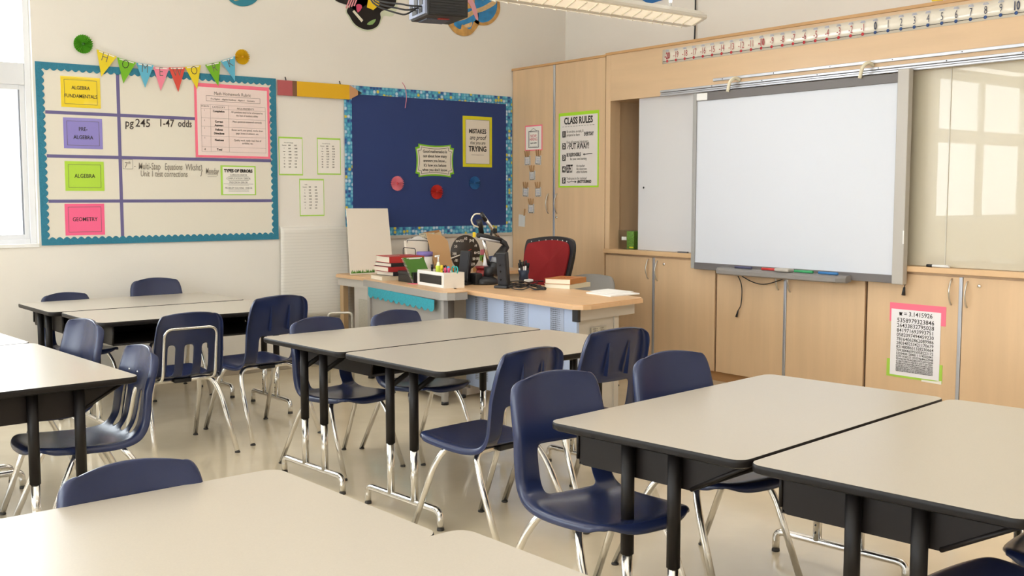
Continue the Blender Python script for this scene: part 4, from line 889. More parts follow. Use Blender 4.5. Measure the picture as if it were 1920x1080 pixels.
# white card board leaning
t = thing('white_board_card', 'blank cream foam board leaning upright on the wall-side desk', 'board', (4.85, 8.2, ZD))
p0, p1, p2, p3 = aty(657, 508, 8.12), aty(738, 500, 8.12), aty(727, 391, 8.28), aty(650, 391, 8.28)
p0.z = p1.z = ZD+.002; 
bm = bmesh.new(); f = [bm.verts.new(p) for p in (p0, p1, p2, p3)]; g = [bm.verts.new(p+Vector((0, .012, .001))) for p in (p0, p1, p2, p3)]
bm.faces.new(f); bm.faces.new(g[::-1])
for k in range(4): bm.faces.new((f[k], g[k], g[(k+1) % 4], f[(k+1) % 4]))
obj('card', bm, mat('foam_board', 'EADFCF', .7), t)
bm = bmesh.new(); rr = random.Random(5)
for k in range(60):
    s = rr.uniform(.03, .55); q = p0.lerp(p1, s); h = rr.uniform(.012, .035); wd = .006
    e = (p3-p0).normalized(); v = [bm.verts.new(q+Vector((x_, -.002, 0))+e*y_) for x_, y_ in ((-wd, .01), (wd, .01), (rr.uniform(-.01, .01), .01+h))]; bm.faces.new(v)
obj('grass_print', bm, mat('grass_green', '5E9A34', .7, var=.4, vscale=40), t)
# ---- books
def book(x, y, z, rz, L, W_, T_, cover, cname, label, group, page='EDE2CE', fore=True):
    """lying book: spine towards +x(local) end, pages elsewhere"""
    M = TM(x, y, z) @ Matrix.Rotation(math.radians(rz), 4, 'Z')
    t = thing('book', label, 'book', (x, y, z), group)
    mc = mat(cname, cover, .4); c_ = .0035
    bm = BX(-W_/2, W_/2, -L/2, L/2, 0, c_, M=M); box(bm, -W_/2, W_/2, -L/2, L/2, T_-c_, T_, M=M); box(bm, W_/2-c_, W_/2+.002, -L/2, L/2, 0, T_, M=M, bev=.001)
    obj('cover', bm, mc, t)
    obj('pages', BX(-W_/2+.004, W_/2-c_, -L/2+.004, L/2-.004, c_, T_-c_, M=M), mat('pages_'+page, page, .8), t)
    return t, M
stack = [(.035, 'C9BBA0', 'cover_cream', 'cream-paged paperback at the bottom of the book stack', 4.50, 7.53, .28, .27), (.034, '2A2A30', 'cover_black', 'black book second from the bottom of the stack', 4.56, 7.52, .28, .25),
         (.040, 'A32B2B', 'cover_red', 'thick red paperback in the middle of the stack', 4.545, 7.52, .30, .28), (.030, '2B2524', 'cover_dark', 'dark book just below the top red textbook', 4.555, 7.52, .29, .27),
         (.052, 'B8322E', 'cover_red_bright', 'thick red and silver textbook on top of the stack', 4.57, 7.52, .31, .28)]
z = ZD
for k, (T_, col, cn, lab, x, y, L, W_) in enumerate(stack):
    t, M = book(x+.05, y-.03, z, (80, 92, 84, 88, 82)[k]-180, L, W_, T_, col, cn, lab, 'stacked books on the grey desk', page='EDE2CE')
    z += T_+.0005
t2 = obj('title_lettering', lines([('MATH 7', 0, 0, .03, dict(bold=.001))], TM(4.5, 7.3, z) if False else TM(4.53, 7.44, z-.003) @ RM(-10, 'Z'), .0042), M_PAPER, t)
# black storage box
M = TM(4.56, 7.16, ZD) @ RM(-6, 'Z')
t = thing('storage_box', 'small black lidded box beside the book stack', 'box', (4.56, 7.16, ZD))
obj('base', BX(-.09, .09, -.15, .13, 0, .062, M=M, bev=.003), M_BLACK, t); obj('lid', BX(-.094, .094, -.154, .134, .062, .085, M=M, bev=.003), M_BLACK, t)
# green spiral clipboard leaning
t = thing('notebook', 'green spiral-bound pad leaning beside the book stack', 'notebook', (4.52, 7.03, ZD))
P4 = [aty(u, v, 7.03) for u, v in ((777, 530), (812, 530), (800, 482), (762, 484))]
P4[0].z = P4[1].z = ZD+.004
for p in P4[2:]: p.y += .05
bm = bmesh.new(); f_ = [bm.verts.new(p) for p in P4]; g_ = [bm.verts.new(p+Vector((0, .012, 0))) for p in P4]
bm.faces.new(f_); bm.faces.new(g_[::-1])
for k in range(4): bm.faces.new((f_[k], g_[k], g_[(k+1) % 4], f_[(k+1) % 4]))
obj('cover', bm, mat('pad_green', '4F7E2C', .6), t)
bm = bmesh.new(); e_ = (P4[3]-P4[0]); n_ = 18
for k in range(n_):
    q = P4[0]+e_*((k+.5)/n_); tube(bm, [q+Vector((-.003+.010*math.cos(a_), .006+.010*math.sin(a_), 0)) for a_ in [2*PI*i/8 for i in range(8)]], .002, 5, closed=True)
obj('spiral_binding', bm, M_NICKEL, t)
tp = (P4[2]-P4[3]); bm = bmesh.new()
for f0, f1, h in ((.15, .9, .04), (.25, .8, .07)):
    q0 = P4[3]+tp*f0-e_*h; q1 = P4[3]+tp*f1-e_*h; v_ = [bm.verts.new(q+Vector((0, -.002, dz))) for q, dz in ((q0, 0), (q1, 0), (q1, .006), (q0, .006))]; bm.faces.new(v_)
obj('title_print', bm, M_PAPER, t)
# wooden crate with chalk label
M = TM(4.43, 6.745, ZD) @ RM(-97+.0, 'Z')     # local x runs along the desk edge, local -y faces the room
M = TM(*atz(783, 533, ZD)) @ Matrix.Rotation(math.atan2(*(atz(833, 541, ZD)-atz(783, 533, ZD)).yx), 4, 'Z')
Lc = (atz(833, 541, ZD)-atz(783, 533, ZD)).length
M_CR = mat('whitewashed_wood', 'E6DDCF', .6, var=.08, vscale=14, stretch=(.3, 1, 1)); t = thing('wooden_crate', 'whitewashed wooden box with black chalk panel holding scissors and markers', 'box', (4.42, 6.75, ZD))
Wc = .17; Hc = .115
bm = BX(0, Lc, 0, .012, 0, Hc, M=M); box(bm, 0, Lc, Wc-.012, Wc, 0, Hc, M=M); box(bm, 0, .012, .012, Wc-.012, 0, Hc, M=M); box(bm, Lc-.012, Lc, .012, Wc-.012, 0, Hc, M=M); box(bm, .012, Lc-.012, .012, Wc-.012, 0, .01, M=M)
obj('body', bm, M_CR, t)
obj('panel_frame', frame_rules(bmesh.new(), .012, Lc-.012, .012, Hc-.012, .02, M @ RM(90, 'X'), .002), M_WHITE, t)
obj('chalk_panel', BX(.045, Lc-.045, -.004, .0, .024, Hc-.026, M=M), M_BLACK, t)
# things standing in the crate
def in_crate(name, label, cat, fx, fy, build, group=None):
    P = M @ Vector((Lc*fx, Wc*fy, .012)); t_ = thing(name, label, cat, P, group); build(t_, P); return t_
def marker_b(col, cn, h, lx, ly):
    def b_(t_, P):
        obj('barrel', TB([P, P+Vector((lx*.7, ly*.7, h*.75))], .0085, 8), mat(cn, col, .4), t_)
        obj('cap', TB([P+Vector((lx*.7, ly*.7, h*.75)), P+Vector((lx, ly, h))], .010, 8), mat(cn, col, .4), t_)
    return b_
def scis_b(col, cn):
    def b_(t_, P):
        obj('blades', TB([P, P+Vector((0, -.01, .095))], .007, 6, flat=.3), M_NICKEL, t_)
        for s in (-1, 1): obj('handle', TB([P+Vector((.004, s*.018+.02*math.cos(a_), .12+.026*math.sin(a_))) for a_ in [2*PI*i/12 for i in range(12)]], .0055, 6, closed=True), mat(cn, col, .4), t_)
    return b_
in_crate('scissors', 'black-handled scissors standing in the wooden crate', 'scissors', .62, .5, scis_b('1E1E22', 'scissor_black'))
in_crate('scissors', 'turquoise-handled scissors at the right end of the crate', 'scissors', .93, .6, scis_b('2AA6A0', 'scissor_teal'))
for k, (lab, fx, fy, col, cn) in enumerate((('pink highlighter standing in the middle of the crate', .78, .4, 'EE4F7C', 'hl_pink'), ('sky blue marker beside the pink highlighter in the crate', .72, .55, '48A6D8', 'mk_sky'), ('yellow marker near the scissors in the crate', .66, .3, 'E8C22A', 'mk_yellow'),
      ('magenta marker beside the turquoise scissors', .88, .4, 'E0507E', 'mk_magenta'), ('dark marker lying over the left end of the crate', .18, .5, '2C2C32', 'mk_dark'), ('black marker next to the pump bottle in the crate', .30, .5, '26262A', 'mk_black'), ('orange marker at the right of the crate', .84, .7, 'E08A2C', 'mk_orange'))):
    in_crate('marker', lab, 'marker', fx, fy, marker_b(col, cn, .135+.008*(k % 3), .01*(k % 3-1), -.012*(k % 2)), 'markers in the wooden crate')
P = M @ Vector((Lc*.42, Wc*.5, .012))
t = thing('pump_bottle', 'small cream pump bottle with lime base standing in the crate', 'bottle', P)
obj('bottle', LT([(0, 0), (.020, 0), (.020, .12), (.012, .16), (.009, .17), (0, .17)], 14, M=TM(*P)), mat('bottle_cream', 'EFE6C8', .35), t); obj('label_band', LT([(.0205, .09), (.0208, .091), (.0208, .14), (.0205, .141)], 14, M=TM(*P)), mat('hl_lime', 'C8D838', .5), t)
bm = TB([P+Vector((0, 0, .17)), P+Vector((0, 0, .215))], .006, 8); tube(bm, [P+Vector((.01, 0, .215)), P+Vector((-.03, 0, .212))], .007, 8); obj('pump', bm, M_WHITE, t)
# pink slip
single('paper_slip', BX(4.40, 4.46, 6.93, 7.03, ZD+.0005, ZD+.0025), M_PINK, 'pink paper slip on the grey desk in front of the crate', 'paper')
# ---- behind: wire rack with papers, folders, purple tub, clock
t = thing('wire_rack', 'black wire file rack full of loose papers on the wall-side desk', 'file rack', (5.05, 8.0, ZD))
def yq(u, v, y): return aty(u, v, y)
yR = 7.98
bm = bmesh.new()
for dy_, (u0, u1, v0) in ((0, (756, 779, 464)), (.05, (763, 803, 450)), (.13, (770, 808, 446))):
    p, q = yq(u0, v0, yR+dy_), yq(u1, v0+2, yR+dy_)
    tube(bm, rounded([(p.x, yR+dy_, ZD+.004), p, q, (q.x, yR+dy_, ZD+.004)], .02), .0035, 6)
p = yq(756, 464, yR); q = yq(779, 464, yR)
tube(bm, [(p.x, yR, ZD+.004), (p.x, yR+.2, ZD+.004)], .0035, 6); tube(bm, [(q.x, yR, ZD+.004), (q.x, yR+.2, ZD+.004)], .0035, 6)
obj('wire_frame', bm, M_BLACK, t)
def leaf(name, label, cat, pxs, y, dy_, th, m, group=None):
    """upright sheet traced in the plane y, leaning back by dy_"""
    P = [yq(u, v, y) for u, v in pxs]; zb = ZD+.003
    for p in P: p.z = max(p.z, zb)
    zt = max(p.z for p in P); bm = bmesh.new(); F1 = []; F2 = []
    for p in P:
        k = (p.z-zb)/(zt-zb); F1.append(bm.verts.new((p.x, y+dy_*k, p.z))); F2.append(bm.verts.new((p.x, y+th+dy_*k, p.z)))
    bm.faces.new(F1); bm.faces.new(F2[::-1]); n = len(P)
    for k in range(n): bm.faces.new((F1[k], F2[k], F2[(k+1) % n], F1[(k+1) % n]))
    return single(name, bm, m, label, cat, group)
MP1 = mat('paper_warm', 'EFE6D6', .8); MP2 = mat('paper_white', 'F1EFEA', .8); MF = mat('manila', 'D2A878', .7); MF2 = mat('manila_pale', 'DDBE92', .7); MCB = mat('cardboard', 'B98B5C', .8)
leaf('paper_stack', 'cream paper bundle, frontmost sheets in the wire rack', 'paper', [(766, 500), (764, 452), (806, 449), (800, 500)], 8.00, .03, .03, MP1, 'papers in the wire rack')
leaf('paper_stack', 'white papers fanned out behind the cream bundle in the rack', 'paper', [(762, 500), (770, 450), (790, 443), (812, 452), (808, 500)], 8.06, .04, .03, MP2, 'papers in the wire rack')
leaf('folder', 'pale manila folder leaning right behind the papers', 'folder', [(800, 500), (806, 447), (826, 460), (814, 500)], 8.10, .03, .012, MF2, 'folders on the wall-side desk')
leaf('folder', 'white-edged folder leaning right beside the tall manila one', 'folder', [(812, 505), (822, 462), (826, 466), (818, 505)], 8.02, .02, .015, MP2, 'folders on the wall-side desk')
leaf('folder', 'tall brown manila folder with rounded corner left of the round clock', 'folder', [(818, 512), (807, 437), (838, 443), (845, 452), (851, 512)], 7.92, .06, .014, MF, 'folders on the wall-side desk')
leaf('folder', 'patterned folder top showing above the manila folders', 'folder', [(800, 500), (790, 438), (818, 436), (822, 500)], 8.16, .03, .012, mat('folder_pattern', 'D8D0B8', .7, var=.5, vscale=60), 'folders on the wall-side desk')
leaf('folder', 'dark brown cardboard folder, tallest and furthest back', 'folder', [(800, 500), (797, 436), (826, 431), (832, 500)], 8.22, .02, .012, MCB, 'folders on the wall-side desk')
leaf('folder', 'pale folder with clipped corner next to the cardboard one', 'folder', [(815, 500), (812, 440), (829, 434), (831, 445), (836, 500)], 8.19, .02, .008, MF2, 'folders on the wall-side desk')
p = yq(808, 450, 8.04); single('binder_clip', BX(p.x-.012, p.x+.018, 8.0, 8.04, p.z-.02, p.z+.012, bev=.003), mat('clip_blue', '2C6FA8', .5), 'blue clip on top of the papers in the wire rack', 'clip', loc=tuple(p))
bm = bmesh.new(); 
t = thing('tub', 'white tub with purple lid behind the wooden crate', 'tub', (yq(800, 500, 7.90).x, 7.9, ZD))
c = yq(801, 500, 7.86); w2 = (yq(814, 480, 7.86).x-yq(788, 480, 7.86).x)/2; ztop = yq(800, 472, 7.86).z
obj('tub_body', LT([(0, 0), (w2*.92, 0), (w2*.95, ztop-ZD-.04), (0, ztop-ZD-.04)], 20, M=TM(c.x, 7.9, ZD)), MP2, t)
obj('lid', LT([(0, ztop-ZD-.04), (w2, ztop-ZD-.04), (w2, ztop-ZD-.004), (w2*.9, ztop-ZD), (0, ztop-ZD)], 20, M=TM(c.x, 7.9, ZD)), mat('lid_purple', '8578C0', .5), t)
# clock
pc = yq(872, 475, 7.95); rc = (yq(899, 475, 7.95).x-yq(845, 475, 7.95).x)/2
t = thing('math_clock', 'round black clock face with white maths expressions standing on the desk', 'clock', (pc.x, 7.95, ZD))
Fc = Matrix(((1, 0, 0, pc.x), (0, 0, -1, 7.95), (0, 1, 0, ZD+rc+.004), (0, 0, 0, 1)))
obj('face', LT([(0, 0), (rc, 0), (rc, .012), (0, .012)], 48, M=Fc), mat('clock_black', '38302B', .5), t)
obj('lettering', lines([(s, rc*.78*math.sin(math.radians(a_)), rc*.80*math.cos(math.radians(a_)), .034, dict(xs=.75, bold=.0008)) for a_, s in ((0, '6\u00b72'), (32, '|3+8|'), (62, '\u221a4'), (92, '66\u00f722'), (118, '50\u00b7100'), (148, '195/39'), (-32, 'm=\u221a121'), (-62, '2\u00b75'), (-92, '3(\u03c0)'), (-122, '\u221a81'))], Fc, .0125), M_PAPER, t)
obj('hand', rules(bmesh.new(), [(0, 0, -.17, -.045)], .010, Fc, .016), M_PAPER, t, label='white minute hand'); obj('hand', rules(bmesh.new(), [(-.02, 0, .06, .03)], .008, Fc, .017), mat('hand_red', 'B0402E', .5), t, label='short red hand')
obj('stand', BX(pc.x-.05, pc.x+.05, 7.952, 8.03, ZD+.001, ZD+.03, bev=.004), M_BLACK, t)
single('wooden_tray', BX(pc.x-.02, pc.x+.30, 7.72, 7.80, ZD+.001, ZD+.04, bev=.004), mat('tray_wood', 'A87848', .5), 'low brown wooden tray in front of the round clock', 'tray')
# red pot with items
c = atz(907, 517, ZD); c = Vector((5.30, 7.22, ZD)); c = yq(905, 516, 6.75); c.y = 6.75; wr = (yq(924, 500, 6.75).x-yq(889, 500, 6.75).x)/2; zt_ = yq(905, 498, 6.75).z
c = Vector((yq(906.5, 500, 6.70).x, 6.70, ZD))
t = thing('pot', 'red patterned pot behind the document camera', 'pot', c)
hh = zt_-ZD
obj('body', LT([(0, 0), (.05, 0), (.065, hh*.5), (.052, hh*.85), (0, hh*.85)], 20, M=TM(*c)), mat('pot_red', 'A32A26', .4, var=.5, vscale=60), t); obj('rim', LT([(.0, hh*.85), (.062, hh*.85), (.066, hh), (0, hh)], 20, M=TM(*c)), mat('pot_rim', '8E1E1C', .4), t)
single('glue_bottle', LT([(0, 0), (.022, 0), (.022, .01), (.018, .02), (.016, .07), (.008, .10), (.006, .12), (0, .12)], 14, M=TM(c.x+.02, c.y, ZD+hh+.0005)), M_WHITE, 'white bottle standing on the red pot', 'bottle')
# pinned notes on wall behind camera
for k, (u, v, col, lab) in enumerate(((905, 473, 'E58A9C', 'pink'), (904, 483, '7DB85A', 'green'), (908, 486, 'D9B93C', 'yellow'), (921, 485, '5E6E9E', 'blue'))):
    a_, b_ = bp(u, v); single('sticky_note', quad(bmesh.new(), [(a_-.03, b_-.03), (a_+.03, b_-.025), (a_+.03, b_+.03), (a_-.03, b_+.025)], .001, .004), mat('note_'+lab, col, .7), lab+' sticky note on the wall under the navy board', 'note', 'sticky notes under the navy board')
# ---- speakers
def speaker(u, v, htop, label, rz, lean, w_, grille_front):
    c = atz(u, v, ZD); M = TM(*c) @ Matrix.Rotation(math.radians(rz), 4, 'Z'); t = thing('speaker', label, 'speaker', c, 'black desktop speakers')
    obj('base', BX(-.055, .055, -.06, .05, 0, .022, M=M, bev=.006), M_BLACK, t)
    Mt = M @ TM(0, 0, .02) @ RM(lean, 'X')
    obj('cabinet', BX(-w_, w_, -.022, .03, .0, htop, M=Mt, bev=.008), M_BLACK, t)
    obj('grille', BX(-w_+.006, w_-.006, -.027, -.021, .012, htop-.012, M=Mt, bev=.002), mat('speaker_grille', '2A2A2E', .8), t)
    bm = TB([Mt @ Vector((0, .03, .06)), Mt @ Vector((0, .055, .03)), M @ Vector((0, .045, .01))], .012, 8); obj('strut', bm, M_BLACK, t)
    if not grille_front:
        bm = bmesh.new()
        for zz in (.05, .11, .16): lathe(bm, [(0, 0), (.008, 0), (.008, .002), (0, .002)], 10, M=Mt @ TM(-w_*.2, -.0275, zz) @ RM(90, 'X'))
        obj('screw', bm, M_DARK, t)
speaker(869, 534, .245, 'black desktop speaker leaning back beside the wooden crate', -62, -12, .042, True)
speaker(945, 540, .250, 'black desktop speaker in front of the document camera arm', 205-270, 8, .042, False)
# ---- document camera
c = atz(912, 533, ZD); yC = c.y
def yc(u, v, dy_=0): return aty(u, v, yC+dy_)
t = thing('document_camera', 'black document camera with jointed silver arms and lamp on teacher desk', 'document camera', c)
bm = bmesh.new(); lathe(bm, [(0, 0), (.095, 0), (.10, .012), (.09, .04), (.055, .06), (0, .065)], 24, M=TM(c.x, c.y, ZD) @ Matrix.Diagonal((1, .8, 1, 1)))
obj('base', bm, M_BLACK, t)
bm = BX(c.x-.115, c.x-.05, yC-.02, yC+.07, ZD, ZD+.09, bev=.01); obj('control_box', bm, M_BLACK, t)
A = yc(916, 520); B = yc(917, 500)
obj('turret', TB([A, yc(917, 510), B], .04, 14), M_BLACK, t)
B2 = yc(917, 497); C2 = yc(904, 437); D2_ = yc(903, 415)
obj('arm', TB([B2, C2], .014, 10), M_CHROME, t); obj('joint', TB([yc(903, 438), yc(900, 420), yc(898, 412)], .024, 12, taper=(.8, 1)), M_BLACK, t)
E2_ = yc(905, 403, .03); F2_ = yc(939, 452, .03)
obj('arm', TB([E2_, F2_], .013, 10), M_CHROME, t); obj('arm_sleeve', TB([yc(902, 400, .03), yc(911, 414, .03)], .016, 10), M_BLACK, t); obj('clamp', BX(*[f(*[yc(926, 433, .03)[i]+s for s in (-.02, .02)]) for i in range(3) for f in (min, max)], bev=.006), M_BLACK, t)
obj('cable_loop', TB(catmull([yc(900, 401), yc(890, 402), yc(884, 412), yc(888, 422), yc(897, 426)], 6), .006, 8), mat('cable_cream', 'E3DCC8', .5), t)
obj('elbow', TB([yc(937, 450, .02), yc(946, 456), yc(950, 464), yc(944, 474)], .022, 10), M_BLACK, t)
obj('shoulder', TB([yc(946, 464), yc(935, 480), yc(928, 496), yc(922, 514)], .044, 12, taper=(.65, 1.2)), M_BLACK, t)
obj('label_band', TB([yc(932, 485, -.012), yc(929, 494, -.012)], .043, 12), mat('band_grey', '8A8C92', .4), t)
lm = obj('lamp_head', TB([yc(896, 441, -.05), yc(938, 450, -.05)], .020, 12), M_BLACK, t)
obj('lamp_tube', TB([yc(899, 446, -.055), yc(936, 453, -.055)], .013, 10), mat('lamp_tube', 'D8DADF', .2, .4), lm)
obj('lamp_bracket', TB([yc(920, 444, -.04), yc(922, 434, 0)], .010, 8), M_BLACK, lm)
obj('yellow_tag', BX(*[f(*[yc(889, 440, -.05)[i]+s*(1, .2, 1.6)[i] for s in (-.012, .012)]) for i in range(3) for f in (min, max)]), mat('card_yellow', 'F2D420', .5), t)
# pencil cup and pens
c = atz(982, 530, ZD)
t = thing('pencil_cup', 'dark blue mesh cup of black pens beside the document camera', 'pencil cup', c)
bm = bmesh.new(); lathe(bm, [(0, 0), (.042, 0), (.036, .06), (.046, .10), (.043, .10), (.033, .06), (.038, .005), (0, .005)], 20, M=TM(*c)); obj('cup', bm, mat('cup_blue', '2A3447', .4, .3), t)
for k in range(7):
    a_ = k*.9; p = c+Vector((.022*math.cos(a_), .022*math.sin(a_), .008)); q = c+Vector((.04*math.cos(a_), .04*math.sin(a_), .155+.012*(k % 3)))
    pe = thing('pen', 'white-barrelled pen with black cap in the dark blue cup' if k % 2 else 'all-black pen standing in the dark blue cup', 'pen', p, 'white pens in the dark blue cup' if k % 2 else 'black pens in the dark blue cup')
    obj('barrel', TB([p, p.lerp(q, .75)], .006, 8), M_WHITE if k % 2 else M_BLACK, pe); obj('cap', TB([p.lerp(q, .75), q], .0075, 8), M_BLACK, pe)
# cables
bm = bmesh.new(); rr = random.Random(11)
for k in range(9):
    pts = []; u, v = 948+rr.uniform(-6, 10), 534+rr.uniform(-6, 4)
    for i in range(6): q = atz(u, v, ZD+.006+.004*(k % 3)+(.05 if (k == 3 and i in (1, 2)) else 0)); pts.append(q); u += rr.uniform(9, 17); v += rr.uniform(-5, 5.0); v = min(max(v, 527), 543)
    tube(bm, catmull(pts, 5), .0045, 6)
tube(bm, [atz(1008, 538, ZD+.012), atz(1022, 541, ZD+.012)], .012, 8)
single('cable_tangle', bm, M_BLACK, 'tangle of black cables on the wood-topped teacher desk', 'cables')
single('adapter', BX(5.16, 5.24, 6.50, 6.60, ZD+.001, ZD+.03, bev=.008), mat('adapter_white', 'E4E0D8', .4), 'white adapter lying behind the second speaker', 'adapter')
# two books near the chair, papers
c = atz(1050, 540, ZD)
t, M = book(c.x+.09, c.y+.02, ZD, -72, .30, .22, .032, 'D9CDB0', 'cover_pale', 'lower of two cream-paged books on the wood-topped desk', 'two books on the wood-topped desk', page='F0E8D4')
t, M = book(c.x+.08, c.y+.03, ZD+.0325, -66, .28, .21, .04, 'B8763A', 'cover_orange', 'upper book with orange patterned cover on the wood-topped desk', 'two books on the wood-topped desk', page='EFE4CC')
obj('cover_print', lines([('MATH', 0, 0, .05, dict(bold=.001))], M, .0402), mat('print_red', 'A8322C', .5), t)
def flatsheet(bm, pxs, z, th=.003): return prism(bm, [tuple(atz(u, v, ZD)[:2]) for u, v in pxs], z, z+th)
single('paper_pile', flatsheet(bmesh.new(), [(1099, 550), (1145, 557), (1199, 552), (1150, 545)], ZD+.0005, .008), MP2, 'pile of white papers at the near corner of the teacher desk', 'paper')
single('loose_sheet', flatsheet(bmesh.new(), [(1105, 548), (1140, 553), (1188, 549), (1140, 544)], ZD+.009, .0015), MP2, 'top white sheet lying askew on the paper pile', 'paper')
# ---- red office chair
t = thing('office_chair', 'office chair with bright red back pad and black frame', 'office chair', (5.85, 6.75, 0))
xr = 5.70
def rp(u, v, dx_=0): p = atx(u, v, xr); return Vector((p.x+dx_, p.y, p.z))
out = [rp(988, 500), rp(992, 455), rp(1002, 447), rp(1035, 443), rp(1070, 447), rp(1083, 456), rp(1082, 480), rp(1068, 525), rp(1055, 560), rp(985, 560)]
def back_panel(pts, x0, th, bulge):
    ys = [p.y for p in pts]; cy_ = (min(ys)+max(ys))/2; hw_ = (max(ys)-min(ys))/2
    sm = outline_yz([(p.y, p.z) for p in pts]); bm = bmesh.new()
    F1 = [bm.verts.new((x0-.05*((y-cy_)/hw_)**2, y, z)) for y, z in sm]; F2 = [bm.verts.new((x0+th-.05*((y-cy_)/hw_)**2, y, z)) for y, z in sm]
    cz = sum(z for _, z in sm)/len(sm); c1 = bm.verts.new((x0, cy_, cz)); c2 = bm.verts.new((x0+th, cy_, cz)); n = len(sm)
    for k in range(n):
        j = (k+1) % n; bm.faces.new((F1[k], F1[j], c1)); bm.faces.new((F2[j], F2[k], c2)); bm.faces.new((F1[k], F2[k], F2[j], F1[j]))
    return bm
def outline_yz(P): return outline_raw(P, 6)
def outline_raw(pts, n):
    P = [Vector((*p, 0)) for p in pts]; m = len(P); o_ = []
    for i in range(m):
        a, b, c, d = P[i-1], P[i], P[(i+1) % m], P[(i+2) % m]
        for k in range(n):
            t_ = k/n; q = .5*((2*b)+(c-a)*t_+(2*a-5*b+4*c-d)*t_*t_+(3*b-a-3*c+d)*t_**3); o_.append((q.x, q.y))
    return o_
obj('back_frame', back_panel(out, xr, .03, .04), mat('chair_frame_black', '26262A', .5), t)
inn = [rp(991, 500), rp(996, 461), rp(1006, 454), rp(1035, 450), rp(1066, 454), rp(1076, 463), rp(1075, 482), rp(1062, 522), rp(1052, 552), rp(993, 552)]
obj('back_pad', back_panel(inn, xr-.012, .014, .04), mat('chair_red', '8E1418', .8, bump=.1, bscale=300), t)
bm = bmesh.new()
for k in range(7): p = rp(1003+k*11, 452.5-3*math.sin(PI*k/6), -.004-.046*((k-3)/3.6)**2); lathe(bm, [(0, 0), (.005, 0), (.005, .002), (0, .002)], 8, M=TM(p.x-.0, p.y, p.z) @ RM(-90, 'Y'))
obj('stud', bm, M_PAPER, t)
cy_ = rp(1030, 500).y; cx_ = xr-.24
obj('seat', BX(cx_-.24, cx_+.24, cy_-.24, cy_+.24, .46, .54, bev=.035, seg=4), mat('chair_red', '8E1418', .8), t)
obj('back_bracket', TB(rounded([(cx_, cy_, .45), (xr+.04, cy_, .45), (xr+.05, cy_, .8)], .06), .025, 10), M_BLACK, t)
obj('gas_column', TB([(cx_, cy_, .10), (cx_, cy_, .46)], .028, 14), M_CHROME, t)
for s in (-1, 1):
    obj('armrest', TB(rounded([(cx_+.06, cy_+s*.22, .47), (cx_+.06, cy_+s*.29, .50), (cx_+.06, cy_+s*.29, .66)], .03), .016, 8), M_BLACK, t)
    obj('arm_pad', BX(cx_-.08, cx_+.16, cy_+s*.29-.035, cy_+s*.29+.035, .66, .685, bev=.01), M_BLACK, t)
for k in range(5):
    a_ = 2*PI*k/5+.3; e = Vector((cx_+.28*math.cos(a_), cy_+.28*math.sin(a_), .07)); lg = obj('base_leg', TB([(cx_, cy_, .11), e], .02, 8, taper=(1.2, .8)), M_BLACK, t)
    obj('caster', TB([(e.x-.02*math.sin(a_), e.y+.02*math.cos(a_), .028), (e.x+.02*math.sin(a_), e.y-.02*math.cos(a_), .028)], .028, 14), M_BLACK, lg)
t.location = t.location
